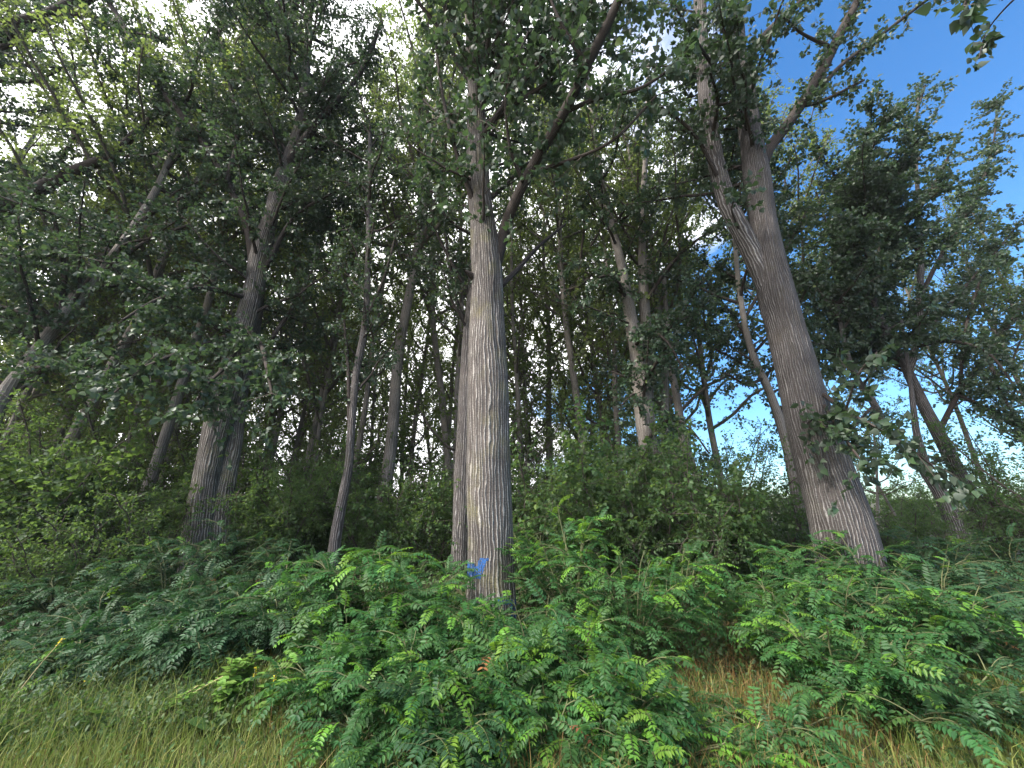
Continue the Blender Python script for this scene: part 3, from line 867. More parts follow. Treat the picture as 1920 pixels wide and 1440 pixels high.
# trunk behind the leaning one
hero_tree('dark narrow poplar showing behind the stout leaning trunk', [(1515, 1040, 24, 8.8), (1500, 960, 22, 8.8), (1484, 870, 18, 8.8), (1462, 790, 16, 8.8), (1440, 730, 14, 8.8), (1415, 675, 13, 8.8), (1395, 600, 10, 8.8), (1380, 480, 8, 8.8), (1370, 330, 6, 8.8)],
          [[(1430, 710, 7, 8.8), (1400, 720, 5, 8.5), (1360, 700, 4, 8.3)], [(1395, 600, 6, 8.8), (1440, 520, 5, 8.8), (1490, 440, 4, 8.9), (1520, 380, 3, 9)]], 111, bark='bark_far', sides=32, rings=90, amp=0.004,
          auto=[(3.4, 13, 30, 1.2, 2.6, 0, 360, 5, 60)], per_m=11, per_twig=28, twig=(0.4, 0.9), singles=0, flare=1.1)

# leaning trunk at the left border
hero_tree('dark poplar slanting strongly in from the border, below the long limbs', [(-60, 900, 26, 8), (0, 755, 24, 8), (52, 682, 21, 8), (115, 600, 18, 8), (190, 510, 15, 8), (255, 420, 12, 8), (310, 320, 9, 8), (345, 200, 6, 8)],
          [[(115, 600, 9, 8), (120, 500, 7, 7.8), (100, 400, 5, 7.6)], [(190, 510, 8, 8), (280, 450, 6, 8), (360, 420, 4, 8)], [(50, 690, 7, 8), (130, 690, 5, 7.2), (200, 730, 3, 6.8)]], 121, bark='bark_far', sides=28, rings=80, amp=0.005,
          auto=[(3.4, 13, 30, 1.6, 3.2, 0, 360, 0, 55)], per_m=10, per_twig=28, twig=(0.4, 1.0), singles=0, flare=1.1)


# ------------------------------------------------------------------ plantation poplars: five grown trees, then copies
def poplar_variant(seed, H, r0, z0, nl, per_m=7.0, per_twig=15, width=0.24, nb=8, leaf=(0.09, 0.14)):
    rng = np.random.default_rng(seed)
    n = 9
    s = np.linspace(0, 1, n)
    P = np.zeros((n, 3)); P[:, 2] = s * H - 0.1
    P[:, :2] = np.cumsum(rng.normal(size=(n, 2)) * 0.012 * H / 3, axis=0); P[0, :2] = 0
    r = r0 * (1 - s) ** 0.75 + 0.012
    r[0] *= 1.2
    Q = smooth(np.column_stack([P, r]), 40)
    mb = MB(); tube(mb, Q[:, :3], Q[:, 3], 14, r_uv=r0)
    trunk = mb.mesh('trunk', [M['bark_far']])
    limbs, br = [], []
    for k in range(nl):
        f = (k + rng.random()) / nl
        z = z0 + (H * 0.95 - z0) * f
        i = int(np.argmin(abs(Q[:, 2] - z)))
        az = k * 2.4 + rng.normal() * 0.3
        el = R(35 + 30 * f + rng.normal() * 8)
        L = width * H * (0.55 + 0.6 * math.sin(math.pi * min(1, 0.25 + f * 0.85))) * (1 - f * 0.72) * (0.8 + 0.4 * rng.random())
        d = np.array([math.cos(az) * math.cos(el), math.sin(az) * math.cos(el), math.sin(el)])
        pts, rr = make_limb(Q[i, :3], d, L, rng, min(Q[i, 3] * 0.55, 0.016 + 0.012 * L), bend_up=0.7, wob=0.2)
        pts, rr = smooth(pts, 12), np.interp(np.linspace(0, 1, 12), np.linspace(0, 1, len(rr)), rr)
        limbs.append((pts, rr))
    for pts, rr in limbs[:nb]:
        mb = MB(); tube(mb, pts, rr, 7, r_uv=0.05)
        br.append(mb.mesh('branch', [M['limb_far']]))
    top = (Q[int(len(Q) * 0.75):, :3], Q[int(len(Q) * 0.75):, 3])
    P0, D, L = twigs_from(limbs + [top], rng, per_m, 0.45, 1.1, start=0.1, up=0.25, spread=0.75)
    lp = leaf_points(P0, D, L, per_twig, rng, size=leaf)
    mb = MB()
    for pts, rr in limbs[nb:]:
        tube(mb, pts, rr, 5, mat=1, r_uv=0.05)
    sticks(mb, P0, P0 + D * L[:, None] * 0.5, P0 + D * L[:, None] - np.array([0, 0, 1]) * (0.15 * L)[:, None], 0.004 + 0.005 * L)
    leaves(mb, *lp)
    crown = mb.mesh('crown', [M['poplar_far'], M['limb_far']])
    # whole shoots on the bole
    return trunk, br, crown


VAR = [poplar_variant(201, 19, 0.125, 3.4, 34), poplar_variant(202, 21, 0.14, 4.4, 36), poplar_variant(203, 17, 0.105, 3.2, 32, width=0.22),
       poplar_variant(204, 22, 0.13, 4.0, 40, width=0.24), poplar_variant(205, 15, 0.085, 2.6, 28, width=0.2)]


def place_tree(k, base, tilt_x, rot, sc, label, group, parts=True):
    trunk, br, crown = VAR[k]
    t = thing('poplar_tree', label, 'tree', base, group)
    Mx = Matrix.Rotation(tilt_x, 3, 'Y') @ Matrix.Rotation(rot, 3, 'Z')
    t.rotation_euler = Mx.to_euler()
    t.scale = (sc, sc, sc)
    link('trunk', trunk, t)
    for m_ in (br if parts else br[:3]):
        link('branch', m_, t)
    tag(link('crown', crown, t), kind='stuff')
    return t


TALL = len(VAR)
VAR += [poplar_variant(211, 21, 0.15, 7.5, 42, per_m=8, per_twig=18, width=0.27, leaf=(0.07, 0.11)), poplar_variant(212, 22, 0.14, 8.0, 42, per_m=8, per_twig=18, width=0.25, leaf=(0.08, 0.12))]
POLE = len(VAR)
VAR += [poplar_variant(221, 17, 0.085, 1.6, 36, per_m=6.5, per_twig=12, width=0.13), poplar_variant(222, 19, 0.10, 1.8, 38, per_m=6.5, per_twig=12, width=0.12)]
rngf = np.random.default_rng(77)
near = [  # two pixels on the trunk, distance, grown tree, scale, label
    ((60, 945), (112, 820), 13, 1, .95, 'leaning brown poplar trunk in front of a bright gap, far out beside the dark shrubs'),
    ((0, 870), (60, 745), 12, 2, .9, 'thin pair of crossing dark stems below the strongly slanting poplar'),
    ((140, 890), (182, 790), 17, 2, 1.0, 'thin poplar between the leaning brown trunk and a twin of slanting stems'),
    ((190, 905), (245, 820), 18, 4, 1.1, 'slanting thin stem that leans furthest over the bright shrub tops'),
    ((245, 890), (268, 795), 13.5, 0, .95, 'straight brown poplar rising from the bright yellow green shrub'),
    ((312, 900), (350, 800), 13, 2, 1.05, 'curved brown poplar nearest the paired trunks on their outer side'),
    ((505, 900), (522, 780), 15, 1, .9, 'grey poplar close behind the paired trunks on their inner side'),
    ((548, 905), (576, 790), 18, 2, 1.0, 'thin slanting poplar two stems inward from the paired trunks'),
    ((585, 880), (604, 780), 21, 3, .9, 'slender poplar just outside the slim pale kinked one'),
    ((722, 900), (745, 745), 11.4, TALL, 1.18, 'dark upright poplar between the slim pale stem and a bright sky gap'),
    ((752, 890), (758, 760), 22, 3, .9, 'thin poplar hugging the dark upright one'),
    ((845, 860), (825, 600), 13.5, TALL + 1, 1.0, 'slightly bowed poplar in front of the bright gap beside the paint marked trunk'),
    ((805, 870), (785, 740), 22, 4, 1.1, 'thin poplar inside the bright gap'),
    ((998, 860), (996, 660), 15, 4, 1.05, 'thin black stem set against small blue sky gaps, just past the middle trunk'),
    ((1030, 880), (1026, 760), 17, TALL + 1, 1.0, 'far poplar behind the thin black stem'),
    ((1075, 880), (1070, 700), 20, 3, .9, 'straight poplar midway between the thin black stem and the leafy double stem'),
    ((1122, 870), (1106, 700), 15, 2, 1.0, 'straight grey poplar with forked twigs, just before the leafy double stem'),
    ((1322, 950), (1306, 870), 12, 2, 1.0, 'short visible brown trunk beneath dense dark leaves, past the leafy double stem'),
    ((1360, 960), (1338, 830), 14, 1, .85, 'poplar hidden in dense leaves short of the stout leaning trunk'),
    ((120, 900), (190, 760), 10.2, 5, .95, 'tall heavy crowned poplar behind the strongly slanting one'),
    ((275, 900), (318, 760), 10.8, 6, .98, 'tall heavy crowned poplar just outside the paired trunks'),
    ((-120, 900), (-20, 760), 10.5, 6, 1.0, 'tall heavy crowned poplar leaning in from beyond the border'),
    ((1100, 900), (1086, 760), 12.5, 6, .95, 'tall heavy crowned poplar screened by the leafy double stem'),
    ((1300, 930), (1275, 800), 11.5, 5, .85, 'tall heavy crowned poplar between the leafy double stem and the stout leaning trunk'),
    ((2010, 960), (1965, 850), 11.8, 0, .66, 'low crowned dark poplar cut by the sky side border'),
    ((1868, 960), (1820, 850), 14.5, 6, .60, 'leafy poplar standing just behind the snaggy slanting one'),
    ((1530, 960), (1508, 830), 13.5, 5, .98, 'bushy poplar filling the space between the stout leaning trunk and the snaggy one'),
    ((2080, 960), (2030, 850), 12.5, 0, .72, 'dark poplar mostly cut by the sky side border'),
    ((1648, 960), (1646, 840), 17, 4, .62, 'small upright young poplar in the sky gap beside the stout leaning trunk'),
    ((1640, 900), (1600, 830), 19, 4, .62, 'small slanting young poplar tight against the stout leaning trunk'),
]
for (a, b), (c, d), Y, k, sc, lab in near:
    p0, p1 = at(a, b, Y), at(c, d, Y)
    dd = p1 - p0
    base = p0 - dd * (p0[2] / dd[2])
    base[2] = 0
    place_tree(k, base, math.atan2(dd[0], dd[2]) * 0.92, rngf.random() * 6.28, sc, lab, 'plantation poplars')
taken = [at(a, b, Y)[:2] for (a, b), _c, Y, *_ in near]
deep = 0
for row in range(2):
    Y = 13.5 + row * 6.5
    for X in np.arange(-1.55 * Y - 3, 0.5 * Y, 6.0 + 1.0 * row):
        x, y = X + rngf.normal() * 0.5, Y + rngf.normal() * 0.5
        px = 960 + FPX * x / (y * CP)
        if px > 1400 or (640 < px < 860 and y < 40) or (980 < px < 1140 and y < 40):
            continue
        if min((np.hypot(x - q[0], y - q[1]) for q in taken), default=9) < 1.8:
            continue
        if px < -350:
            continue
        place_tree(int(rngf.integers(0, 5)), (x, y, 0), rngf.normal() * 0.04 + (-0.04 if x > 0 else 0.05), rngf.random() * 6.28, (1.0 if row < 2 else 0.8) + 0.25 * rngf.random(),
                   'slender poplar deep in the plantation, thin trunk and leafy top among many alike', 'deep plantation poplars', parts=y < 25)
        deep += 1
for row in range(5):
    Y = 13.0 + row * 3.6
    for X in np.arange(-1.3 * Y, 0.42 * Y, 1.9 + 0.25 * row):
        x, y = X + rngf.normal() * 0.5, Y + rngf.normal() * 0.5
        px = 960 + FPX * x / (y * CP)
        if px > 1370 or ((660 < px < 840 or 985 < px < 1120) and y < 27 and rngf.random() < .75):
            continue
        place_tree(POLE + int(rngf.integers(0, 2)), (x, y, 0), rngf.normal() * 0.03 + (-0.03 if x > 0 else 0.05), rngf.random() * 6.28, 0.85 + 0.3 * rngf.random(),
                   'thin straight poplar pole deep in the plantation, narrow top among many alike', 'deep plantation poles', parts=False)


# ------------------------------------------------------------------ understorey shrubs
def shrub_variant(seed, h, rad, n_stem, per_m=13, per_twig=24, leaf=(0.055, 0.095), shape=LEAF_OVAL):
    rng = np.random.default_rng(seed)
    limbs, stems = [], []
    for k in range(n_stem):
        az = rng.random() * 6.28
        lean = 0.25 + 0.6 * rng.random()
        L = h * (0.7 + 0.45 * rng.random())
        d = norm(np.array([math.cos(az) * lean * rad / h * 1.6, math.sin(az) * lean * rad / h * 1.6, 1.0]))
        p0 = np.array([math.cos(az), math.sin(az), 0]) * 0.15 * rad
        p0[2] = -0.06
        pts, rr = make_limb(p0, d, L, rng, 0.012 + 0.004 * h, bend_up=-0.35, wob=0.3)
        pts, rr = smooth(pts, 12), np.interp(np.linspace(0, 1, 12), np.linspace(0, 1, len(rr)), rr)
        limbs.append((pts, rr))
        mb = MB(); tube(mb, pts, rr, 5); stems.append(mb.mesh('stem', [M['twig']]))
    P0, D, L = twigs_from(limbs, rng, per_m, 0.3 * rad, 0.75 * rad, start=0.12, up=0.15, spread=0.9, along=0.25)
    lp = leaf_points(P0, D, L, per_twig, rng, size=leaf, flat=1.2)
    lp[0][:, 2] = np.maximum(lp[0][:, 2], 0.02)
    mb = MB()
    sticks(mb, P0, P0 + D * L[:, None] * 0.5, P0 + D * L[:, None] - np.array([0, 0, 1]) * (0.15 * L)[:, None], 0.003 + 0.004 * L)
    leaves(mb, *lp, shape=shape)
    return stems, mb.mesh('foliage', [M['shrub'], M['twig']])


SHR = [shrub_variant(301, 2.7, 1.35, 10), shrub_variant(302, 3.2, 1.4, 10, leaf=(0.08, 0.13), shape=LEAF_FAR), shrub_variant(303, 2.0, 1.2, 9, leaf=(0.05, 0.08)), shrub_variant(304, 4.0, 1.4, 10)]


def place_shrub(k, px, Y, sc, label, group):
    x = (px - 960) / FPX * (Y * CP - 0.5 * SP)
    o_ = thing('understorey_shrub', label, 'shrub', (x, Y, float(ground_z(x, Y))), group)
    o_.rotation_euler = (0, 0, rngf.random() * 6.28)
    o_.scale = (sc, sc, sc * (0.9 + 0.2 * rngf.random()))
    for m_ in SHR[k][0]:
        link('stem', m_, o_)
    tag(link('foliage', SHR[k][1], o_), kind='stuff')


shr = [
    (30, 7.2, 1, .95, 'dark broad leaved shrub at the border under the slanting poplar'), (110, 8.4, 3, .75, 'bushy dark shrub in front of the leaning brown trunk'),
    (200, 8.0, 1, .85, 'broad leaved shrub with bright yellow green top beside the bright gap'), (270, 8.4, 0, .95, 'broad leaved shrub outside the paired trunks, against their foot'),
    (160, 6.9, 2, .75, 'low shady shrub over the dark hollow'), (60, 6.2, 2, .6, 'low black green shrub at the edge of the dark hollow'), (260, 7.3, 2, .8, 'rounded dark shrub between the hollow and the paired trunks'),
    (480, 9.5, 0, .95, 'fine leaved shrub just inside the paired trunks'), (555, 9.2, 3, .65, 'tall fine leaved shrub filling the gap before the slim pale poplar'),
    (690, 9.6, 0, .95, 'fine leaved shrub behind the slim pale poplar'), (755, 10.5, 3, .65, 'tall shrub under the bright sky gap'), (820, 9.0, 2, 1.05, 'shrub against the dark half hidden trunk'),
    (1000, 9.0, 0, 1.0, 'yellowish shrub right behind the paint marked trunk'), (1070, 8.2, 1, .85, 'pale leaved shrub behind the brightest feathery bush'), (1140, 8.0, 1, .9, 'pale leaved shrub touching the leafy double stem'),
    (1190, 7.2, 0, .9, 'dark ivy like shrub at the foot of the leafy double stem'), (1300, 7.6, 0, 1.0, 'dark shrub past the foot of the leafy double stem'), (1375, 8.0, 3, .7, 'tall dark shrub before the stout leaning trunk'),
    (1440, 8.6, 0, .95, 'shrub tucked beside the stout leaning trunk on its shaded side'), (1150, 7.0, 1, .62, 'pale leaved shrub nearest the tallest bright feathery bush'),
    (1330, 7.0, 1, .66, 'pale leaved shrub in the dark gap before the stout leaning trunk'),
    (555, 9.2, 1, .62, 'broad leaved shrub just behind the blue green feathery bushes'),
    (745, 9.0, 1, .68, 'broad leaved shrub under the slim grey poplar and the sky gap'),
    (1250, 6.3, 2, .7, 'low leafy shrub with small pale leaves before the leafy double stem'),
    (1690, 9.0, 2, .72, 'fine sky backed shrub between the stout leaning trunk and the forked slanting poplar'), (1640, 9.6, 0, .68, 'fine sky backed shrub tight behind the stout leaning trunk'),
    (1760, 10, 2, .8, 'twiggy shrub under the forked slanting poplar'), (1985, 9.5, 3, .85, 'tall dark shrub past the snaggy slanting poplar'), (2060, 8.8, 3, .95, 'tallest dark shrub at the sky side border'),
    (1840, 10.5, 2, .8, 'twiggy shrub between the two slanting poplars'), (1500, 9.4, 2, .9, 'shrub behind the stout leaning trunk with sky specks'),
]
for px, Y, k, sc, lab in shr:
    place_shrub(k, px, Y, sc, lab, 'understorey shrubs')
for row in range(3):
    Y = 12.5 + row * 5
    for X in np.arange(-1.5 * Y, 0.5 * Y, 2.3 + 0.35 * row):
        x, y = X + rngf.normal() * 0.5, Y + rngf.normal() * 0.8
        px = 960 + FPX * x / (y * CP)
        if px > 1420 or px < -250:
            continue
        place_shrub(int(rngf.integers(0, 4)), px, y, 1.05 + 0.4 * rngf.random(), 'leafy shrub deep between the plantation rows, one of many alike', 'deep understorey shrubs')
for X in np.arange(7.5, 34, 1.7):
    x, y = X + rngf.normal() * 0.3, 21 + rngf.normal() * 1.5
    o_ = thing('understorey_shrub', 'low far shrub on the field horizon, one of many alike', 'shrub', (x, y, 0), 'far field shrubs')
    o_.scale = (1.1, 1.1, 0.95); o_.rotation_euler = (0, 0, rngf.random() * 6.28)
    for m_ in SHR[0][0]:
        link('stem', m_, o_)
    tag(link('foliage', SHR[0][1], o_), kind='stuff')


# ------------------------------------------------------------------ feathery bushes with pinnate fronds
def frond_mesh(seed, L, pairs, droop, mat, tint0):
    rng = np.random.default_rng(seed)
    s = np.linspace(0, 1, 6)
    curve = lambda q: np.stack([0.04 * L * np.sin(q * 3 + seed), L * q * (1 - 0.12 * droop * q), 0.10 * L * q - droop * L * 0.42 * q ** 2], -1)
    mb = MB()
    tube(mb, curve(s), 0.0022 * (1 - 0.7 * s), 3, mat=1)
    q = np.linspace(0.16, 0.96, pairs)
    c = curve(q); tg = norm(curve(q + 0.02) - c)
    P, D, N, Z, T = [], [], [], [], []
    side0 = norm(np.cross(tg, np.array([[0, 0, 1.0]])))
    upn = np.cross(side0, tg)
    for sgn in (-1, 1):
        d = side0 * sgn + tg * 0.38 - np.array([[0, 0, 1.0]]) * (0.14 + 0.12 * rng.random((pairs, 1))) + rng.normal(size=(pairs, 3)) * 0.06
        P.append(c + tg * rng.normal(size=(pairs, 1)) * 0.004); D.append(d); N.append(upn + side0 * sgn * 0.25 + rng.normal(size=(pairs, 3)) * 0.10)
        Z.append(L * 0.20 * (0.72 + 0.42 * np.sin(math.pi * (0.15 + 0.75 * q))) * (0.92 + 0.16 * rng.random(pairs)))
        T.append(np.clip(tint0 + rng.normal(size=pairs) * 0.15, 0, 1))
    P.append(c[-1:]); D.append(tg[-1:]); N.append(upn[-1:]); Z.append(np.array([L * 0.17])); T.append(np.array([tint0]))
    shp = (LEAF_OVAL[0] * np.array([0.78, 1, 1]), LEAF_OVAL[1], None)
    leaves(mb, np.vstack(P), np.vstack(D), np.vstack(N), np.concatenate(Z), np.concatenate(T), shape=shp)
    return mb.mesh('frond', [M[mat], M['stem']])


FR_OLD = [frond_mesh(400 + k, 0.27, 8 + k % 4, 0.6 + 0.35 * k, 'frond', 0.2 + 0.15 * k) for k in range(5)]
FR_SHADE_TINTED = [frond_mesh(460 + k, 0.26, 8 + k % 4, 0.6 + 0.35 * k, 'frond_shade_tinted', 0.2 + 0.15 * k) for k in range(5)]
FR_NEW = [frond_mesh(420 + k, 0.25, 8 + k % 3, 0.8 + 0.5 * k, 'frond_young', 0.2 + 0.3 * k) for k in range(3)]
FR_DEAD = frond_mesh(440, 0.2, 6, 1.6, 'withered', 0.4)


def bush_plan(seed, h, rad, n_stem, n_frond, young):
    rng = np.random.default_rng(seed)
    stems, fr = [], []
    for k in range(n_stem):
        az = k * 2.4 + rng.normal() * 0.4
        out_ = rad * (0.25 + 0.75 * rng.random() ** 0.7)
        hh = h * (1.0 - 0.45 * (out_ / rad) ** 2) * (0.85 + 0.25 * rng.random())
        s = np.linspace(0, 1, 8)
        pts = np.stack([math.cos(az) * out_ * s ** 1.4, math.sin(az) * out_ * s ** 1.4, hh * (1.25 * s - 0.25 * s ** 2.5) - 0.05], -1)
        pts += np.cumsum(rng.normal(size=pts.shape) * 0.012, axis=0); pts[0, 2] = -0.06
        mb = MB(); tube(mb, pts, 0.009 * (1 - 0.75 * s) + 0.0015, 5)
        lines = [pts]
        for q in range(3):                       # side shoots
            i = rng.integers(2, 7); a2 = az + rng.normal() * 1.0
            Ls = rad * (0.3 + 0.35 * rng.random())
            t_ = np.linspace(0, 1, 6)
            sh = pts[i] + np.stack([math.cos(a2) * Ls * t_, math.sin(a2) * Ls * t_, Ls * (0.75 * t_ - 0.5 * t_ ** 2)], -1)
            tube(mb, sh, 0.004 * (1 - 0.7 * t_) + 0.001, 4)
            lines.append(sh)
        stems.append(mb.mesh('stem', [M['stem']]))
        per = max(3, n_frond // n_stem)
        for q in range(per):
            ln = lines[rng.integers(0, len(lines))] if rng.random() < 0.62 else lines[0]
            u = 0.15 + 0.85 * rng.random() ** 0.75
            ii = u * (len(ln) - 1); i0 = min(int(ii), len(ln) - 2); w = ii - i0
            p = ln[i0] * (1 - w) + ln[i0 + 1] * w
            tg = norm(ln[i0 + 1] - ln[i0])
            d = rng.normal(size=3) * 0.75 + tg * 0.55 + norm(np.array([p[0], p[1], 0.0]) + 1e-6) * 0.55
            d[2] = abs(d[2]) * 0.5 + 0.05 + 0.25 * rng.random()
            d = norm(d)
            fr.append((p, d, rng.normal(size=3) * 0.22 + np.array([0, 0, 1.0]), u > 0.72 and p[2] > h * 0.45 and rng.random() < young, 0.62 + 0.42 * rng.random()))
    return stems, fr


def feathery_bush(px, Y, h, rad, n_frond, label, seed, young=0.35, n_stem=9, dead=0):
    x = (px - 960) / FPX * (Y * CP + (h * 0.6 - 1.6) * SP)
    root = thing('locust_bush', label, 'bush', (x, Y, float(ground_z(x, Y))), 'feathery bushes around the trunks')
    stems, fr = bush_plan(seed, h, rad, n_stem + 3, min(299, int(n_frond * 1.3)), young)
    for m_ in stems:
        link('stem', m_, root)
    rng = np.random.default_rng(seed + 1)
    own = rng.uniform(0.82, 1.18)
    for i, (p_, d, nrm, yg, s) in enumerate(fr):
        s *= own * rng.uniform(0.85, 1.12)
        X = norm(np.cross(d, nrm)); N = np.cross(X, d)
        me = (FR_NEW if yg else FR_SHADE_TINTED if young < 0.2 else FR_OLD)[int(rng.integers(0, 3 if yg else 5))]
        if i < dead:
            me = FR_DEAD
        ob = bpy.data.objects.new('frond', me)
        if i < dead:
            ob['label'] = 'withered brown frond'
        ob.parent = root
        ob.matrix_local = Matrix(((X[0] * s, d[0] * s, N[0] * s, p_[0]), (X[1] * s, d[1] * s, N[1] * s, p_[1]), (X[2] * s, d[2] * s, N[2] * s, p_[2]), (0, 0, 0, 1)))
        COL.objects.link(ob)


bushes = [
    # px, Y, height, radius, fronds, label, young
    (750, 4.7, 1.34, .75, 299, 'tall feathery bush with bright tips, touching the paint marked trunk on its darker side', .4),
    (665, 4.5, 1.2, .62, 260, 'feathery bush with a bright top spray beside the slim pale poplar', .35),
    (1070, 4.9, 1.7, .75, 299, 'tallest bright feathery bush, close past the paint marked trunk', .5),
    (1180, 4.3, 1.2, .7, 290, 'spreading feathery bush with yellow green tips before the leafy double stem', .5),
    (1000, 5.9, 1.45, .7, 200, 'feathery bush rising behind the paint marked trunk', .3),
    (905, 4.3, .62, .6, 220, 'feathery bush hiding the foot of the paint marked trunk', .35),
    (820, 3.9, .9, .65, 270, 'dense dark feathery bush in front of the paint marked trunk', .2),
    (1010, 3.8, .84, .65, 280, 'bright feathery bush in front of the paint marked trunk over dry straw', .5),
    (1110, 3.45, .7, .55, 230, 'low feathery bush with long drooping sprays over dry straw', .45),
    (770, 3.3, .62, .5, 200, 'low dark feathery bush nearest the viewer, over the grass verge', .2),
    (890, 3.25, .56, .45, 190, 'low feathery bush at the lower margin below the paint marked trunk', .35),
    (1030, 3.05, .42, .4, 120, 'ankle high feathery sprig by the dry straw at the lower margin', .5),
    (1270, 4.7, 1.22, .5, 230, 'feathery bush with a lit crest at the end of the middle thicket', .5),
    (1260, 3.05, .30, .40, 90, 'bright yellow green feathery sprig alone in the straw at the lower margin', .8),
    (1520, 5.4, 1.05, .7, 240, 'feathery bush before the stout leaning trunk on its shaded side', .25),
    (1630, 5.5, 1.1, .8, 250, 'feathery bush hiding the foot of the stout leaning trunk', .25),
    (1760, 6.2, 1.25, .9, 230, 'feathery bush below the forked slanting poplar', .15),
    (1890, 6.3, 1.35, .95, 230, 'dusky feathery bush below the snaggy slanting poplar', .12),
    (1560, 4.4, .95, .85, 299, 'wide feathery bush with lit arching sprays over orange straw', .35),
    (1680, 4.2, .9, .8, 299, 'feathery bush with long lit sprays reaching towards the border', .45),
    (1455, 4.6, .85, .5, 200, 'small feathery bush at the end of the orange straw', .35),
    (1800, 4.3, .85, .9, 260, 'dark feathery bush low at the sky side border', .12),
    (1650, 3.5, .6, .65, 220, 'low feathery bush with striped looking leaflets over dry stalks', .3),
    (1790, 3.4, .5, .7, 200, 'low dark feathery bush in the corner over dry stalks', .12),
    (1920, 5.0, 1.05, 1., 260, 'shadowy feathery bush cut by the border', .1),
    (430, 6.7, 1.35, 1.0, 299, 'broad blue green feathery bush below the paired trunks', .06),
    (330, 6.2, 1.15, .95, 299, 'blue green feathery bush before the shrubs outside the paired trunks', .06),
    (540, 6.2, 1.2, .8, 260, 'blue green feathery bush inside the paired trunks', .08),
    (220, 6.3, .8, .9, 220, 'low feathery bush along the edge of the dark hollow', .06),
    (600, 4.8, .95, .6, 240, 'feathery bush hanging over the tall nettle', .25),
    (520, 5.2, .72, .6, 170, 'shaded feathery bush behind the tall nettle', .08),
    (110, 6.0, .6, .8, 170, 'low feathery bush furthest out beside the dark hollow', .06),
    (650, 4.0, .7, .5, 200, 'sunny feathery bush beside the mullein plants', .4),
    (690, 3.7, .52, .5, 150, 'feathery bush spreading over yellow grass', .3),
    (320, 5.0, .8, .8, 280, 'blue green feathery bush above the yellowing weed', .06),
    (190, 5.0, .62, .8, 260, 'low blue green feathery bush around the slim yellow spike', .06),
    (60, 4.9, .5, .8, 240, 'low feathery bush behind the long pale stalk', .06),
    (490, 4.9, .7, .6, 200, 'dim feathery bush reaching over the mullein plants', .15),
    (625, 3.5, .45, .4, 160, 'sunny low feathery bush between mullein and dry grass', .4),
    (700, 3.1, .40, .42, 140, 'low feathery bush over yellow grass at the lower margin', .3),
    (1170, 3.1, .44, .42, 140, 'feathery sprig with striped yellow green leaflets over the straw gap', .5),
    (960, 3.5, .66, .5, 200, 'feathery bush below the paint marked trunk, just above the straw hollow', .35),
    (1440, 3.2, .3, .36, 90, 'low dark feathery sprig in the middle of the orange straw', .2),
    (1500, 4.1, .6, .45, 180, 'drooping feathery bush over the upper edge of the orange straw', .3),
    (745, 2.95, .3, .38, 130, 'bright feathery sprig at the very lower margin beside yellow grass', .4),
    (850, 2.9, .32, .38, 140, 'dark feathery sprig at the very lower margin below the paint marked trunk', .15),
    (955, 2.95, .26, .3, 90, 'short feathery sprig beside the dry hollow at the very lower margin', .3),
    (1150, 2.9, .3, .38, 130, 'arching feathery sprig with yellow combs at the very lower margin', .5),
    (1340, 3.0, .26, .36, 100, 'bright feathery sprig at the very lower margin before the orange straw', .7),
    (1560, 3.7, .78, .6, 290, 'feathery bush with bright combs in the middle of the sky side thicket', .35),
    (1740, 5.0, .95, .85, 250, 'dark green feathery bush halfway up the sky side thicket', .15),
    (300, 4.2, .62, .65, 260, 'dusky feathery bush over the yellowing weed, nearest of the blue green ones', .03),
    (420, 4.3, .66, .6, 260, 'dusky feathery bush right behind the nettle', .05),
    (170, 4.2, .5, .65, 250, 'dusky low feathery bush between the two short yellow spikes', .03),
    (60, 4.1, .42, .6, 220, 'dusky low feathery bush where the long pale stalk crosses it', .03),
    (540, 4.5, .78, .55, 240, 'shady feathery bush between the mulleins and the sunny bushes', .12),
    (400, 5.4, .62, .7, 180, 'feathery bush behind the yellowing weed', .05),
]
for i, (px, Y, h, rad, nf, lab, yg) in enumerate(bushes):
    feathery_bush(px, Y, h, rad, nf, lab, 500 + i * 7, yg, dead=3 if i in (9, 15) else i % 3)


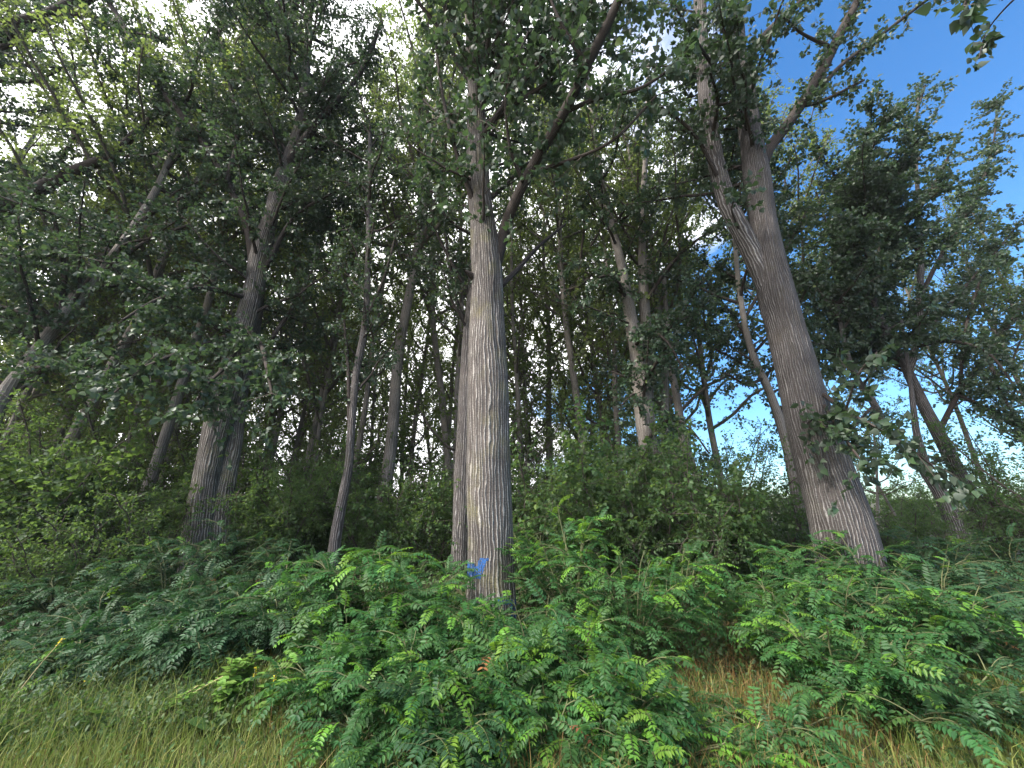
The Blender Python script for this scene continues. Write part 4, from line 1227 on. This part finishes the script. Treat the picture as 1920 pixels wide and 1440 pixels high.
# ------------------------------------------------------------------ grass, straw and low weeds
def blades(name, n, region, hgt, width, mat, seed, lean=0.45, tint=(0.0, 1.0), dens=None):
    rng = np.random.default_rng(seed)
    x0, x1, y0, y1 = region
    x = x0 + (x1 - x0) * rng.random(n); y = y0 + (y1 - y0) * rng.random(n)
    if dens is not None:
        k = rng.random(n) < dens(x, y)
        x, y = x[k], y[k]
    n = len(x)
    z = ground_z(x, y) - 0.01
    az = rng.random(n) * 6.28
    h = hgt[0] + (hgt[1] - hgt[0]) * rng.random(n) ** 1.5
    ln = lean * (0.3 + rng.random(n))
    dx, dy = np.cos(az), np.sin(az)
    w = width * (0.6 + 0.8 * rng.random(n))
    az2 = rng.random(n) * 6.28
    sx, sy = np.cos(az2) * w, np.sin(az2) * w
    V = np.zeros((n, 5, 3))
    b_ = np.stack([x, y, z], -1)
    md = b_ + np.stack([dx * ln * h * .3, dy * ln * h * .3, h * .6], -1)
    tp = b_ + np.stack([dx * ln * h, dy * ln * h, h * (1 - 0.3 * ln)], -1)
    sd = np.stack([sx, sy, np.zeros(n)], -1)
    V[:, 0], V[:, 1], V[:, 2], V[:, 3], V[:, 4] = b_ - sd, b_ + sd, md + sd * .7, md - sd * .7, tp
    base = np.arange(n)[:, None] * 5
    mbg = MB()
    tn = np.clip(tint[0] + (tint[1] - tint[0]) * rng.random(n), 0, 1)
    mbg.add(V.reshape(-1, 3), quads=base + np.array([[0, 1, 2, 3]]), tris=base + np.array([[3, 2, 4]]), tint=np.repeat(tn, 5))
    return tag(link(name, mbg.mesh(name, [M[mat]])), kind='stuff')


def pxof(x, y):
    return 960 + FPX * x / (y * CP - 1.4 * SP)


def strawzone(x, y):
    p_ = pxof(x, y)
    z1 = np.exp(-((p_ - 1420) / 260) ** 2) + 0.9 * np.exp(-((p_ - 990) / 90) ** 2) + 0.35 * np.exp(-((p_ - 640) / 120) ** 2) + 0.06
    return np.clip(z1, 0, 1)


blades('grass', 46000, (-5.0, 4.6, 2.3, 4.1), (0.08, 0.27), 0.0028, 'grass', 601, dens=lambda x, y: np.clip(1.15 - 0.75 * strawzone(x, y) - 0.12 * np.maximum(y - 3.6, 0), 0.05, 1))
blades('straw', 30000, (-4.5, 5.2, 2.4, 5.6), (0.10, 0.34), 0.0022, 'straw', 602, lean=0.6, dens=strawzone)
blades('tall_grass', 2000, (-7.0, -2.2, 2.9, 4.2), (0.25, 0.55), 0.003, 'grass', 603, lean=0.5, tint=(0, .8))


def weeds(name, n, region, seed, h=(0.15, 0.45), leaf=(0.025, 0.06), per=12, dens=None):
    rng = np.random.default_rng(seed)
    x = region[0] + (region[1] - region[0]) * rng.random(n); y = region[2] + (region[3] - region[2]) * rng.random(n)
    if dens is not None:
        k = rng.random(n) < dens(x, y); x, y = x[k], y[k]
    n = len(x)
    P0 = np.stack([x, y, ground_z(x, y)], -1)
    D = rng.normal(size=(n, 3)) * 0.4; D[:, 2] = 1
    D = norm(D); L = h[0] + (h[1] - h[0]) * rng.random(n)
    lp = leaf_points(P0, D, L, per, rng, droop=0.1, size=leaf, flat=0.9)
    mbw = MB()
    sticks(mbw, P0, P0 + D * L[:, None] * .5, P0 + D * L[:, None], np.full(n, 0.002))
    leaves(mbw, *lp, shape=LEAF_OVAL)
    return tag(link(name, mbw.mesh(name, [M['weed'], M['stem']])), kind='stuff')


weeds('weed_undergrowth', 5200, (-6.0, -1.2, 3.15, 4.5), 611, h=(0.12, 0.36), leaf=(0.018, 0.045), per=14, dens=lambda x, y: np.where((pxof(x, y) > 385) & (pxof(x, y) < 560), 0.12, np.clip(1.1 - 0.8 * (y - 3.7), 0.1, 1)))
weeds('clover_undergrowth', 2500, (-4.2, 4.5, 2.6, 4.6), 612, h=(0.06, 0.2), leaf=(0.02, 0.04), per=10)
weeds('shade_undergrowth', 2600, (-12, 12, 6.2, 12), 613, h=(0.2, 0.6), leaf=(0.04, 0.08), per=12)
weeds('thicket_undergrowth', 1500, (-1.6, 5.5, 4.2, 6.6), 614, h=(0.2, 0.6), leaf=(0.04, 0.07), per=12)


# ------------------------------------------------------------------ single plants at the verge
OVAL_MESH = {}
for nm in ('nettle', 'weed', 'yellow'):
    mb = MB(); leaves(mb, np.zeros((1, 3)), np.array([[0, 1.0, 0]]), np.array([[0, 0, 1.0]]), np.ones(1), np.array([0.6]), (LEAF_OVAL[0] * np.array([1.25, 1, 1]), LEAF_OVAL[1], None))
    OVAL_MESH[nm] = mb.mesh('leaf', [M[nm]])


def put(name, me, root, p, d, nrm, s):
    d = norm(np.asarray(d, float)); X = norm(np.cross(d, nrm)); N = np.cross(X, d)
    ob = bpy.data.objects.new(name, me)
    ob.parent = root
    ob.matrix_local = Matrix(((X[0] * s, d[0] * s, N[0] * s, p[0]), (X[1] * s, d[1] * s, N[1] * s, p[1]), (X[2] * s, d[2] * s, N[2] * s, p[2]), (0, 0, 0, 1)))
    COL.objects.link(ob)
    return ob


def stalk_plant(name, label, cat, foot, top, Y, leaf_n, leaf_s, mat, seed, spike=0, stem_mat='stem', thick=0.005, group=None, lo=0.12, hi=0.95, stemcount=1, leafdroop=-0.25):
    """A leafy stalk between two photograph pixels at distance Y; spike > 0 adds a flower spike of that length."""
    rng = np.random.default_rng(seed)
    b0 = at(*foot, Y); tp = at(*top, Y)
    b0[2] = float(ground_z(b0[0], b0[1])) - 0.02
    root = thing(name, label, cat, b0, group)
    for k in range(stemcount):
        e = tp - b0 + (rng.normal(size=3) * 0.09 if k else 0)
        s = np.linspace(0, 1, 8)
        bow = norm(np.cross(e, np.array([0, 1.0, 0]))) * 0.04 * np.linalg.norm(e)
        pts = np.outer(s, e) + np.outer(np.sin(s * math.pi), bow)
        mb = MB(); tube(mb, pts, thick * (1 - 0.7 * s) + 0.001, 6)
        link('stem', mb.mesh('stem', [M[stem_mat]]), root)
        for q in range(leaf_n):
            u = lo + (hi - lo) * (q + rng.random()) / leaf_n
            p_ = np.array([np.interp(u, s, pts[:, c]) for c in range(3)])
            az = q * 2.4 + rng.normal() * 0.4
            d = np.array([math.cos(az), math.sin(az), leafdroop + rng.normal() * 0.2 + 0.5 * u])
            put('leaf', OVAL_MESH[mat], root, p_, d, np.array([0, 0, 1.0]) + rng.normal(size=3) * 0.2, leaf_s * (1.25 - 0.75 * u) * (0.8 + 0.4 * rng.random()))
        if spike and k == 0:
            mb = MB()
            n_ = 22
            u = 1 - spike * rng.random(n_)
            pp = np.stack([np.interp(u, s, pts[:, c]) for c in range(3)], -1)
            dd = norm(rng.normal(size=(n_, 3)) + np.array([0, 0, .5]))
            leaves(mb, pp + dd * 0.004, dd, norm(rng.normal(size=(n_, 3))), np.full(n_, 0.013), rng.random(n_), shape=LEAF_OVAL)
            link('flower_spike', mb.mesh('flower_spike', [M['yellow']]), root)
    return root


stalk_plant('nettle', 'tall bright green nettle clump beside the yellow flowered mulleins', 'plant', (425, 1395), (452, 1232), 3.45, 40, 0.125, 'nettle', 701, stemcount=6)
stalk_plant('mullein', 'mullein plant whose yellow flowers stand tight beside the nettle top', 'plant', (480, 1395), (478, 1252), 3.4, 9, 0.13, 'nettle', 702, spike=0.14)
stalk_plant('mullein', 'mullein plant with thin yellow spike, on the bush side of the nettle', 'plant', (505, 1395), (516, 1268), 3.35, 10, 0.12, 'nettle', 703, spike=0.2)
stalk_plant('goldenrod', 'long pale leaning stalk tipped with a bright yellow spike, furthest out in the weeds', 'plant', (-20, 1400), (118, 1198), 3.5, 4, 0.05, 'weed', 704, spike=0.07, stem_mat='dry', lo=.55, hi=.8, thick=.004)
stalk_plant('goldenrod', 'short stalk with slim yellow spike standing among blue green fronds', 'plant', (222, 1290), (239, 1215), 4.0, 4, 0.05, 'weed', 705, spike=0.3)
stalk_plant('goldenrod', 'short stalk with a pale yellow spike beside brown weeds', 'plant', (140, 1335), (165, 1268), 3.7, 4, 0.05, 'weed', 706, spike=0.3)
stalk_plant('yellowing_weed', 'yellowing weed leaning on a pale bent stalk before the nettle', 'plant', (238, 1410), (372, 1285), 3.3, 34, 0.06, 'nettle', 707, stem_mat='dry', lo=.4, stemcount=2)
for i, (a, b, lab) in enumerate([((30, 1380), (45, 1330), 'broad leaved weed in the corner at the foot of the long pale stalk'), ((110, 1390), (105, 1335), 'broad leaved weed in the grass beside the corner one'),
                                 ((45, 1420), (55, 1370), 'broad leaved weed lowest in the grass corner'), ((400, 1360), (410, 1325), 'broad leaved weed under the nettle'), ((190, 1330), (200, 1290), 'broad leaved weed beside brown stalks')]):
    stalk_plant('broad_leaved_weed', lab, 'plant', a, b, 3.2, 6, 0.17, 'weed', 720 + i, leafdroop=0.1, lo=.05, hi=.6, thick=.004)
for i, (f, tp, lab) in enumerate([((1412, 1430), (1425, 1352), 'pale dry stalk standing upright in the orange straw'), ((1640, 1438), (1565, 1398), 'pale dry stalk bent low before the arching sprays'),
                                  ((1830, 1440), (1842, 1388), 'pale dry stalk with a seed head in the dark corner'), ((1800, 1445), (1790, 1415), 'short dry stalk close to the dark corner'),
                                  ((690, 1430), (610, 1400), 'dry bent stalk over yellow grass'), ((1500, 1440), (1478, 1398), 'thin dry stalk leaning in the orange straw')]):
    stalk_plant('dry_stalk', lab, 'plant', f, tp, 3.15, 2, 0.03, 'weed', 740 + i, stem_mat='dry', thick=.003)


# thin haze volume added to lighten the dark forest interior
if HAZE > 0:
    hb = MB()
    x0, x1, y0, y1, z0, z1 = -70, 70, -8, 62, -1.2, 27
    hb.add(np.array([[x, y, z] for z in (z0, z1) for y in (y0, y1) for x in (x0, x1)]), quads=np.array([[0, 2, 3, 1], [4, 5, 7, 6], [0, 1, 5, 4], [2, 6, 7, 3], [0, 4, 6, 2], [1, 3, 7, 5]]))
    m, t, o = new_mat('haze')
    pv = nd(t, 'ShaderNodeVolumePrincipled')
    pv.inputs['Color'].default_value = (0.86, 0.92, 1.0, 1)
    pv.inputs['Density'].default_value = HAZE
    t.links.new(pv.outputs[0], o.inputs['Volume'])
    tag(link('haze', hb.mesh('haze', [m], False)), kind='stuff')
